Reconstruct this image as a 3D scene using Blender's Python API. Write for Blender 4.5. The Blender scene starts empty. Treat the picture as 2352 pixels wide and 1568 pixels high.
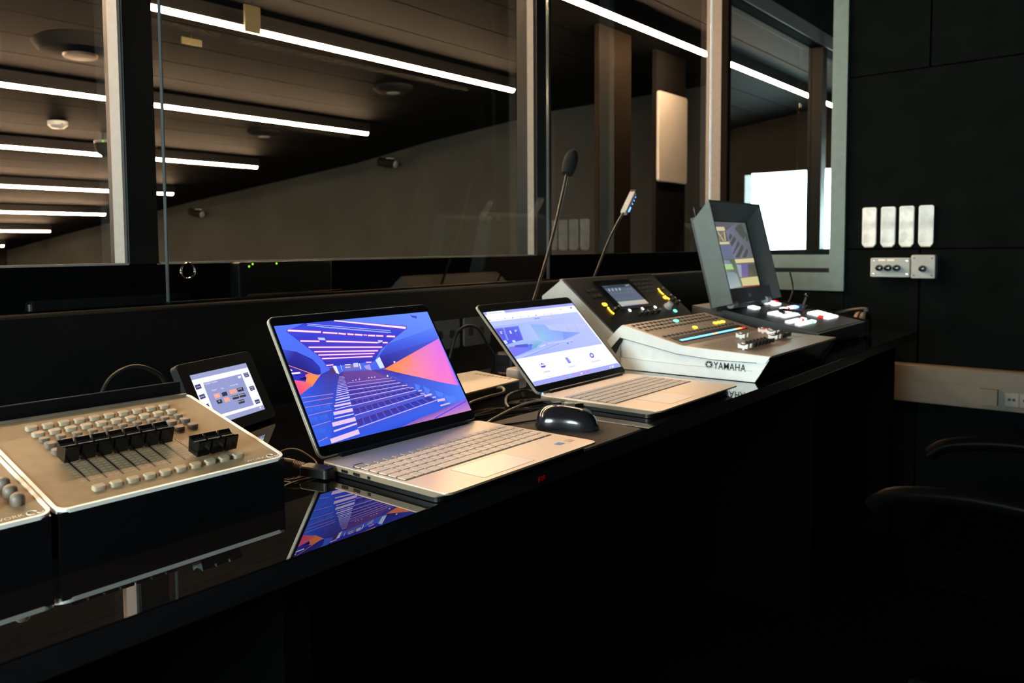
import bpy, bmesh, math, random
from mathutils import Matrix, Vector
random.seed(7)
scene = bpy.context.scene
col = scene.collection

# ------------------------------------------------------------------ camera
YAW, PITCH, ROLL = 42.60864, 3.41989, 0.65731
def set_camera():
    y, p, r = (math.radians(v) for v in (YAW, PITCH, ROLL))
    F = Vector((math.cos(y)*math.cos(p), math.sin(y)*math.cos(p), -math.sin(p)))
    R = Vector((math.sin(y), -math.cos(y), 0)); U = R.cross(F)
    R2 = math.cos(r)*R - math.sin(r)*U; U2 = math.sin(r)*R + math.cos(r)*U
    cd = bpy.data.cameras.new('camera'); co = bpy.data.objects.new('camera', cd); col.objects.link(co)
    M = Matrix((R2, U2, -F)).transposed().to_4x4(); M.translation = (0, 0, 1.071)
    co.matrix_world = M
    cd.sensor_width = 36; cd.lens = 1832.7/2352*36
    cd.shift_x = (1176-990.2)/2352; cd.shift_y = (683-784)/2352
    cd.clip_start = .02; cd.clip_end = 60
    cd.dof.use_dof = True; cd.dof.focus_distance = 1.25; cd.dof.aperture_fstop = 7.0
    scene.camera = co
set_camera()

# ------------------------------------------------------------------ world, daylight, exposure
wd = bpy.data.worlds.new('daylight'); scene.world = wd; wd.use_nodes = True
bg = wd.node_tree.nodes['Background']; bg.inputs[0].default_value = (.80, .97, 1.0, 1); bg.inputs[1].default_value = 9.0
vs = scene.view_settings
vs.view_transform = 'Standard'; vs.look = 'None'; vs.exposure = 0.0; vs.gamma = 1.0; vs.use_curve_mapping = False
def area(name, loc, target, sx, sy, energy, color):
    l = bpy.data.lights.new(name, 'AREA'); l.shape = 'RECTANGLE'; l.size = sx; l.size_y = sy; l.energy = energy; l.color = color
    o = bpy.data.objects.new(name, l); col.objects.link(o); o.location = loc
    o.rotation_euler = (Vector(target)-Vector(loc)).to_track_quat('-Z', 'Y').to_euler()
    return o
# daylight entering by the side window of the auditorium
DAY = area('window_daylight', (-1.12, 2.84, 1.42), (3.0, 1.0, 1.0), 1.0, .85, 40, (.62, .95, 1.0))
# cool side light from an unseen window added in the booth's left wall
SIDE_LIGHT = area('added_side_light', (-1.55, .28, 1.22), (3.0, .75, 1.0), 1.1, .5, 78, (.80, .97, 1.0))
STRIP_POWER = 205.0

# ------------------------------------------------------------------ materials
MATS = {}
def mat(name, c, rough=.5, metal=0.0, spec=.5, emit=0.0, noise=0.0, nscale=30.0, bump=0.0, coat=0.0):
    if name in MATS: return MATS[name]
    m = bpy.data.materials.new(name); m.use_nodes = True; nt = m.node_tree; b = nt.nodes['Principled BSDF']
    b.inputs['Base Color'].default_value = (*c, 1); b.inputs['Roughness'].default_value = rough
    b.inputs['Metallic'].default_value = metal; b.inputs['Specular IOR Level'].default_value = spec
    b.inputs['Coat Weight'].default_value = coat; b.inputs['Coat Roughness'].default_value = .008
    if emit:
        b.inputs['Emission Color'].default_value = (*c, 1); b.inputs['Emission Strength'].default_value = emit
    if noise or bump:
        tc = nt.nodes.new('ShaderNodeTexCoord'); n = nt.nodes.new('ShaderNodeTexNoise')
        n.inputs['Scale'].default_value = nscale; n.inputs['Detail'].default_value = 4
        nt.links.new(tc.outputs['Object'], n.inputs['Vector'])
        if noise:
            r = nt.nodes.new('ShaderNodeMapRange')
            r.inputs[1].default_value = .3; r.inputs[2].default_value = .7
            r.inputs[3].default_value = 1-noise; r.inputs[4].default_value = 1+noise
            nt.links.new(n.outputs['Fac'], r.inputs[0])
            mx = nt.nodes.new('ShaderNodeMix'); mx.data_type = 'RGBA'; mx.blend_type = 'MULTIPLY'; mx.inputs[0].default_value = 1
            mx.inputs[6].default_value = (*c, 1); nt.links.new(r.outputs[0], mx.inputs[7])
            nt.links.new(mx.outputs[2], b.inputs['Base Color'])
        if bump:
            bp = nt.nodes.new('ShaderNodeBump'); bp.inputs['Strength'].default_value = bump; bp.inputs['Distance'].default_value = .002
            nt.links.new(n.outputs['Fac'], bp.inputs['Height']); nt.links.new(bp.outputs[0], b.inputs['Normal'])
    MATS[name] = m; return m
def glow(name, c, s):
    if name in MATS: return MATS[name]
    m = bpy.data.materials.new(name); m.use_nodes = True; nt = m.node_tree; nt.nodes.clear()
    o = nt.nodes.new('ShaderNodeOutputMaterial'); e = nt.nodes.new('ShaderNodeEmission')
    e.inputs[0].default_value = (*c, 1); e.inputs[1].default_value = s; nt.links.new(e.outputs[0], o.inputs[0])
    MATS[name] = m; return m
def glass(name, tint, ior=1.45):
    m = bpy.data.materials.new(name); m.use_nodes = True; nt = m.node_tree; nt.nodes.clear()
    o = nt.nodes.new('ShaderNodeOutputMaterial'); t = nt.nodes.new('ShaderNodeBsdfTransparent'); g = nt.nodes.new('ShaderNodeBsdfGlossy')
    t.inputs[0].default_value = (*tint, 1); g.inputs['Roughness'].default_value = 0.0; g.inputs[0].default_value = (1, 1, 1, 1)
    fr = nt.nodes.new('ShaderNodeFresnel'); fr.inputs[0].default_value = ior
    ge = nt.nodes.new('ShaderNodeNewGeometry'); inv = nt.nodes.new('ShaderNodeMath'); inv.operation = 'SUBTRACT'; inv.inputs[0].default_value = 1
    mu = nt.nodes.new('ShaderNodeMath'); mu.operation = 'MULTIPLY'; mix = nt.nodes.new('ShaderNodeMixShader')
    nt.links.new(ge.outputs['Backfacing'], inv.inputs[1]); nt.links.new(fr.outputs[0], mu.inputs[0]); nt.links.new(inv.outputs[0], mu.inputs[1])
    nt.links.new(mu.outputs[0], mix.inputs[0]); nt.links.new(t.outputs[0], mix.inputs[1]); nt.links.new(g.outputs[0], mix.inputs[2]); nt.links.new(mix.outputs[0], o.inputs[0])
    MATS[name] = m; return m
def screen_mat():
    m = bpy.data.materials.new('screen_picture'); m.use_nodes = True; nt = m.node_tree; nt.nodes.clear()
    o = nt.nodes.new('ShaderNodeOutputMaterial'); e = nt.nodes.new('ShaderNodeEmission'); a = nt.nodes.new('ShaderNodeAttribute'); a.attribute_name = 'Col'
    e.inputs[1].default_value = 1.05; nt.links.new(a.outputs['Color'], e.inputs[0]); nt.links.new(e.outputs[0], o.inputs[0]); return m
SCREEN = screen_mat()

M_WALL = mat('black_wall_felt', (.0042, .0064, .0064), .95, spec=.03, noise=.18, nscale=9, bump=.3)
M_BLACKWALL = mat('matt_black_paint', (.0012, .0012, .0012), .85, spec=.02, noise=.2, nscale=14)
M_FRAME = mat('dark_window_frame', (.003, .0035, .0035), .4, spec=.2, noise=.15, nscale=20)
M_ALU = mat('brushed_aluminium', (.175, .155, .135), .55, .1, noise=.08, nscale=60)
M_RFRAME = mat('daylit_teal_frame', (.13, .21, .215), .5, .1, noise=.08, nscale=30)  # teal of the daylight put into the frame colour
M_HOOD = mat('grey_green_hood', (.10, .135, .13), .45, noise=.06, nscale=40)
M_FIT = mat('matt_dark_fitting', (.006, .006, .006), .8, spec=.03, noise=.1)
M_BASE = mat('charcoal_switcher_shell', (.045, .052, .05), .5, noise=.08, nscale=40)
M_DESK = mat('black_gloss_desk', (.004, .004, .0045), .008, spec=.9, coat=.7, noise=.25, nscale=6)
M_DESKEDGE = mat('desk_edge_band', (.012, .010, .008), .3, spec=.5, noise=.2, nscale=30)
M_BLACK = mat('black_plastic', (.006, .006, .0065), .42, spec=.35, noise=.15, nscale=40)
M_BLACKG = mat('gloss_black_plastic', (.004, .004, .0045), .14, spec=.45, noise=.1, nscale=40)
M_BEZEL = mat('black_bezel', (.004, .004, .005), .35, spec=.4, noise=.1, nscale=40)
M_SILVER = mat('silver_laptop_shell', (.60, .52, .425), .36, .25, spec=.6, noise=.03, nscale=90)
M_LID = mat('champagne_lid', (.34, .29, .225), .38, .25, spec=.5, noise=.03, nscale=90)
M_SHELLSHADE = mat('shaded_shell_side', (.27, .21, .14), .4, .25, noise=.03, nscale=90)
M_KEY = mat('silver_keycap', (.55, .48, .40), .45, .1, noise=.04, nscale=60)
M_DKEY = mat('grey_keycap', (.36, .35, .34), .45, .1, noise=.05, nscale=60)
M_WELL = mat('keyboard_well', (.02, .02, .022), .5, noise=.1)
M_TAN = mat('taupe_console_panel', (.275, .192, .104), .55, .0, spec=.25, noise=.09, nscale=55, bump=.05)
M_TRIM = mat('white_trim', (.93, .90, .82), .35, noise=.03, nscale=30)
M_BTN = mat('pale_rubber_button', (.40, .32, .215), .55, noise=.05, nscale=60)
M_BTND = mat('brown_rubber_button', (.17, .13, .095), .5, noise=.12, nscale=60)
M_PRINT = mat('cream_print', (.80, .72, .60), .5, noise=.02)
M_WHITE = mat('white_side_panel', (.84, .86, .83), .4, noise=.03, nscale=40)
M_GREY = mat('light_grey_housing', (.42, .42, .40), .45, noise=.05, nscale=40)
M_MIXTOP = mat('mixer_top_panel', (.30, .26, .22), .38, .25, noise=.06, nscale=50)
M_DGREY = mat('dark_grey_plastic', (.028, .030, .032), .45, noise=.1, nscale=40)
M_MGREY = mat('mid_grey_plastic', (.14, .15, .15), .45, noise=.08, nscale=40)
M_RED = mat('red_cap', (.55, .04, .03), .4, noise=.05)
M_INK = mat('black_ink', (.008, .008, .008), .5, noise=.1)
M_CABLE = mat('black_cable', (.010, .009, .0075), .38, spec=.4, noise=.2, nscale=50)
M_CABLE2 = mat('grey_cable', (.16, .13, .085), .4, spec=.5, noise=.15, nscale=50)
M_PAPER = mat('cream_device_lid', (.66, .58, .49), .5, noise=.03)
M_MOUSE = mat('gloss_mouse_shell', (.012, .012, .014), .16, spec=.7, coat=.3, noise=.1)
M_PAD = mat('dark_cloth_pad', (.055, .045, .038), .9, noise=.15, nscale=200, bump=.4)
M_FOAM = mat('black_foam', (.012, .012, .012), .95, spec=.2, noise=.3, nscale=250, bump=.8)
M_CARD = mat('white_card', (.80, .93, .97), .3, noise=.22, nscale=14)
M_CEIL = mat('dark_ceiling_board', (.0028, .0027, .0027), .7, spec=.045, noise=.25, nscale=3)
M_SIDE = mat('grey_plaster', (.030, .033, .032), .85, spec=.0, noise=.12, nscale=2)
M_AUDDARK = mat('dark_auditorium_wall', (.008, .0075, .007), .8, spec=.0, noise=.2, nscale=2)
M_BROWN = mat('brown_cladding', (.011, .0085, .0065), .8, spec=.0, noise=.15, nscale=4)
M_CREAM = mat('cream_panel', (.42, .40, .36), .6, noise=.05, nscale=6)
M_TRUNK = mat('white_trunking', (.15, .125, .085), .45, noise=.05, nscale=20)
M_CHAIR = mat('chair_leather', (.001, .001, .001), .7, spec=.0, noise=.2, nscale=60)
M_CHAIRG = mat('chair_arm_gloss', (.0016, .0016, .0016), .35, spec=.02, noise=.1)
M_FLOOR = mat('dark_carpet', (.002, .002, .0022), .95, spec=.02, noise=.3, nscale=120, bump=.5)
M_GLASS = glass('clear_window_glass', (.93, .95, .94))
M_GEDGE = mat('glass_edge', (.050, .055, .055), .15, spec=.8, noise=.1, nscale=5)
M_CHROME = mat('polished_metal', (.75, .72, .68), .12, 1.0, noise=.05)
M_YEL = mat('yellow_tag', (.05, .04, .008), .6, noise=.1)
M_ORANGE = mat('rust_orange', (.06, .018, .008), .5, noise=.1)
M_STRIP = glow('warm_light_tube', (1.0, .62, .36), STRIP_POWER)
G_AMBER = glow('amber_led', (1.0, .52, .03), 4.0)
G_GREEN = glow('green_led', (.12, 1.0, .62), 4.0)
G_WHITE = glow('white_led', (.95, .98, 1.0), 6.0)
G_BLUE = glow('blue_led', (.08, .25, 1.0), 6.0)
G_RED = glow('red_led', (1.0, .02, .02), 2.5)
G_REDDIM = glow('dim_red_led', (1.0, .02, .01), .07)
G_LIME = glow('lime_led', (.30, .85, .02), 1.4)
G_METER = glow('blue_meter', (.15, .55, 1.0), 3.0)
G_ORANGE = glow('orange_meter', (1.0, .30, .10), 3.0)
G_BTN = glow('lit_button', (.90, .95, 1.0), 3.0)
def mirror_glass():
    m = bpy.data.materials.new('dark_reflective_glass'); m.use_nodes = True; nt = m.node_tree; nt.nodes.clear()
    o = nt.nodes.new('ShaderNodeOutputMaterial'); d = nt.nodes.new('ShaderNodeBsdfDiffuse'); g = nt.nodes.new('ShaderNodeBsdfGlossy'); x = nt.nodes.new('ShaderNodeMixShader')
    d.inputs[0].default_value = (.004, .005, .005, 1); g.inputs[0].default_value = (.92, 1, .98, 1); g.inputs['Roughness'].default_value = 0.0
    x.inputs[0].default_value = .85
    nt.links.new(d.outputs[0], x.inputs[1]); nt.links.new(g.outputs[0], x.inputs[2]); nt.links.new(x.outputs[0], o.inputs[0]); return m
M_MIRROR = mirror_glass()

# ------------------------------------------------------------------ mesh helpers
def rr(x0, y0, x1, y1, r, n=4):
    """outline of a rectangle with round corners, counter-clockwise"""
    P = []
    for cx, cy, a0 in ((x1-r, y0+r, -90), (x1-r, y1-r, 0), (x0+r, y1-r, 90), (x0+r, y0+r, 180)):
        for k in range(n+1):
            a = math.radians(a0+90*k/n); P.append((cx+r*math.cos(a), cy+r*math.sin(a)))
    return P
class MB:
    def __init__(s): s.v = []; s.f = []
    def add(s, v, f):
        o = len(s.v); s.v += [tuple(p) for p in v]; s.f += [tuple(i+o for i in q) for q in f]; return s
    def box(s, x0, x1, y0, y1, z0, z1):
        return s.add([(x0,y0,z0),(x1,y0,z0),(x1,y1,z0),(x0,y1,z0),(x0,y0,z1),(x1,y0,z1),(x1,y1,z1),(x0,y1,z1)],
                     [(0,3,2,1),(4,5,6,7),(0,1,5,4),(1,2,6,5),(2,3,7,6),(3,0,4,7)])
    def prism(s, poly, z0, z1, axis='z'):
        """poly extruded along an axis; for 'x' the polygon holds (y, z) pairs"""
        n = len(poly)
        if axis == 'z': v = [(a,b,z0) for a,b in poly]+[(a,b,z1) for a,b in poly]
        elif axis == 'x': v = [(z0,a,b) for a,b in poly]+[(z1,a,b) for a,b in poly]
        else: v = [(a,z0,b) for a,b in poly]+[(a,z1,b) for a,b in poly]
        return s.add(v, [tuple(range(n))[::-1], tuple(range(n, 2*n))]+[(i,(i+1)%n,n+(i+1)%n,n+i) for i in range(n)])
    def slab(s, outline, z0, z1, ch=.0006):
        """prism with a small chamfer on its upper edge"""
        n = len(outline); cx = sum(p[0] for p in outline)/n; cy = sum(p[1] for p in outline)/n
        def ins(p):
            d = Vector((cx-p[0], cy-p[1])); L = d.length; d = d/L if L else d; return (p[0]+d.x*ch, p[1]+d.y*ch)
        v = [(a,b,z0) for a,b in outline]+[(a,b,z1-ch) for a,b in outline]+[(*ins(p), z1) for p in outline]
        f = [tuple(range(n))[::-1], tuple(range(2*n,3*n))]
        for k in (0, n): f += [(k+i, k+(i+1)%n, k+n+(i+1)%n, k+n+i) for i in range(n)]
        return s.add(v, f)
    def ring(s, outer, inner, z0, z1):
        n = len(outer); v = [(a,b,z0) for a,b in outer]+[(a,b,z1) for a,b in outer]+[(a,b,z0) for a,b in inner]+[(a,b,z1) for a,b in inner]
        f = []
        for i in range(n):
            j = (i+1)%n
            f += [(i,j,n+j,n+i),(n+i,n+j,3*n+j,3*n+i),(2*n+j,2*n+i,3*n+i,3*n+j),(j,i,2*n+i,2*n+j)]
        return s.add(v, f)
    def lathe(s, prof, n=20, o=(0,0,0), axis=None):
        """prof: (radius, height) pairs turned about an axis"""
        q = Vector((0,0,1)).rotation_difference(Vector(axis).normalized()) if axis else None
        v = []
        for r, h in prof:
            for k in range(n):
                a = 2*math.pi*k/n; p = Vector((r*math.cos(a), r*math.sin(a), h))
                if q: p = q @ p
                v.append((p.x+o[0], p.y+o[1], p.z+o[2]))
        m = len(prof); f = [(i*n+k, i*n+(k+1)%n, (i+1)*n+(k+1)%n, (i+1)*n+k) for i in range(m-1) for k in range(n)]
        f += [tuple(range(n))[::-1], tuple(range((m-1)*n, m*n))]
        return s.add(v, f)
    def cyl(s, a, b, r0, r1=None, n=14):
        d = Vector(b)-Vector(a); return s.lathe([(r0, 0), (r0 if r1 is None else r1, d.length)], n, a, d)
    def ball(s, c, rx, ry=None, rz=None, n=16, m=10):
        ry = rx if ry is None else ry; rz = rx if rz is None else rz; v = []
        for i in range(m+1):
            t = math.pi*i/m
            for k in range(n):
                a = 2*math.pi*k/n; st = max(math.sin(t), .02); v.append((c[0]+rx*st*math.cos(a), c[1]+ry*st*math.sin(a), c[2]-rz*math.cos(t)))
        return s.add(v, [(i*n+k, i*n+(k+1)%n, (i+1)*n+(k+1)%n, (i+1)*n+k) for i in range(m) for k in range(n)]+[tuple(range(n))[::-1], tuple(range(m*n,(m+1)*n))])
    def tube(s, pts, r, n=8, sub=6, closed=False):
        """smooth tube through points"""
        P = [Vector(p) for p in pts]; Q = []
        N = len(P); segs = N if closed else N-1
        for i in range(segs):
            p0 = P[(i-1) % N] if (closed or i) else P[0]; p1 = P[i]; p2 = P[(i+1) % N]; p3 = P[(i+2) % N] if (closed or i+2 < N) else P[-1]
            for k in range(sub):
                t = k/sub
                Q.append(.5*((2*p1)+(-p0+p2)*t+(2*p0-5*p1+4*p2-p3)*t*t+(-p0+3*p1-3*p2+p3)*t**3))
        if not closed: Q.append(P[-1])
        M = len(Q); v = []; up = Vector((0,0,1)); prev = None
        for i, q in enumerate(Q):
            d = (Q[(i+1) % M] if (closed or i+1 < M) else q) - (Q[i-1] if (closed or i) else q)
            d = d.normalized() if d.length > 1e-9 else Vector((1,0,0))
            a = d.cross(up if abs(d.z) < .95 else Vector((1,0,0)))
            if prev is not None:
                a2 = prev - d*prev.dot(d)
                if a2.length > 1e-6: a = a2
            a.normalize(); prev = a; b = d.cross(a)
            rad = r[min(i*len(r)//M, len(r)-1)] if isinstance(r, (list, tuple)) else r
            for k in range(n):
                t = 2*math.pi*k/n; v.append(tuple(q+a*rad*math.cos(t)+b*rad*math.sin(t)))
        f = [(i*n+k, i*n+(k+1)%n, ((i+1)%M)*n+(k+1)%n, ((i+1)%M)*n+k) for i in range(M if closed else M-1) for k in range(n)]
        if not closed: f += [tuple(range(n))[::-1], tuple(range((M-1)*n, M*n))]
        return s.add(v, f)
    def mesh(s, name, m, smooth=False):
        me = bpy.data.meshes.new(name); me.from_pydata(s.v, [], s.f)
        bm = bmesh.new(); bm.from_mesh(me); bmesh.ops.recalc_face_normals(bm, faces=bm.faces); bm.to_mesh(me); bm.free()
        if m: me.materials.append(m)
        if smooth:
            me.polygons.foreach_set('use_smooth', [True]*len(me.polygons)); me.set_sharp_from_angle(angle=math.radians(38))
        return me
    def build(s, name, m, parent=None, M=None, smooth=False):
        return link(name, s.mesh(name, m, smooth), parent, M)
def link(name, me, parent=None, M=None):
    o = bpy.data.objects.new(name, me); col.objects.link(o)
    if parent: o.parent = parent
    if M is not None: o.matrix_basis = M
    return o
def at(x, y, z): return Matrix.Translation((x, y, z))
def tag(o, label=None, cat=None, group=None, kind=None):
    if label: o['label'] = label
    if cat: o['category'] = cat
    if group: o['group'] = group
    if kind: o['kind'] = kind
    return o
def thing(name, label, cat, loc=(0,0,0), M=None, group=None):
    o = bpy.data.objects.new(name, None); col.objects.link(o); o.empty_display_size = .05
    o.matrix_basis = M if M is not None else at(*loc)
    return tag(o, label, cat, group)
def structure(name, mb, m, parent=None, smooth=False, label=None):
    o = mb.build(name, m, parent, smooth=smooth)
    if not parent: o['kind'] = 'structure'
    if label: o['label'] = label
    return o
def text_mesh(txt, width=None, height=None, bold=0.0):
    """flat mesh of built-in lettering, lower left corner at the origin"""
    cu = bpy.data.curves.new('lettering', 'FONT'); cu.body = txt; cu.resolution_u = 2; cu.offset = bold; cu.space_character = 1.0+bold*7
    ob = bpy.data.objects.new('lettering', cu); col.objects.link(ob)
    dg = bpy.context.evaluated_depsgraph_get(); me = bpy.data.meshes.new_from_object(ob.evaluated_get(dg))
    bpy.data.objects.remove(ob); bpy.data.curves.remove(cu)
    xs = [v.co.x for v in me.vertices]; ys = [v.co.y for v in me.vertices]
    sx = width/(max(xs)-min(xs)) if width else None; sy = height/(max(ys)-min(ys)) if height else None
    sx = sx or sy; sy = sy or sx; x0, y0 = min(xs), min(ys)
    V = [((v.co.x-x0)*sx, (v.co.y-y0)*sy) for v in me.vertices]; Fc = [tuple(p.vertices) for p in me.polygons]
    bpy.data.meshes.remove(me); return V, Fc
def lin(c): return tuple((x/255/12.92 if x/255 <= .04045 else ((x/255+.055)/1.055)**2.4) for x in c)
def screen(name, key, parent, M, w=None, h=None, gain=1.0):
    """a lit display: flat coloured shapes and lettering in a common plane"""
    W, H, shapes, texts = SCREENS[key]; sx = (w or W/1000)/W; sy = (h or H/1000)/H
    V = []; Fc = []; C = []; z = 0.0
    for cols, p in shapes:
        n = len(p)//2; o = len(V); z += 7e-6
        V += [(p[2*i]*sx, p[2*i+1]*sy, z) for i in range(n)]; Fc.append(tuple(range(o, o+n)))
        C += [lin(cols[i % len(cols)]) for i in range(n)]
    for txt, x, y, wid, c in texts:
        tv, tf = text_mesh(txt, width=wid*sx); o = len(V)
        V += [(a+x*sx, b+y*sy, z+1e-5) for a, b in tv]; Fc += [tuple(i+o for i in q) for q in tf]
        C += [lin(c)]*sum(len(q) for q in tf)
    me = bpy.data.meshes.new(name); me.from_pydata(V, [], Fc)
    at_ = me.color_attributes.new('Col', 'FLOAT_COLOR', 'CORNER')
    fl = []
    for c in C: fl += [c[0]*gain, c[1]*gain, c[2]*gain, 1]
    at_.data.foreach_set('color', fl); me.materials.append(SCREEN)
    return link(name, me, parent, M)
def lettering(name, txt, m, parent, M, width=None, height=None, thick=.0004, bold=0.0):
    tv, tf = text_mesh(txt, width, height, bold); n = len(tv)
    mb = MB(); mb.add([(a,b,thick) for a,b in tv], tf); return mb.build(name, m, parent, M)
def frame(origin, X, Y):
    X = Vector(X).normalized(); Y = Vector(Y).normalized(); Z = X.cross(Y)
    M = Matrix((X, Y, Z)).transposed().to_4x4(); M.translation = origin; return M

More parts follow.
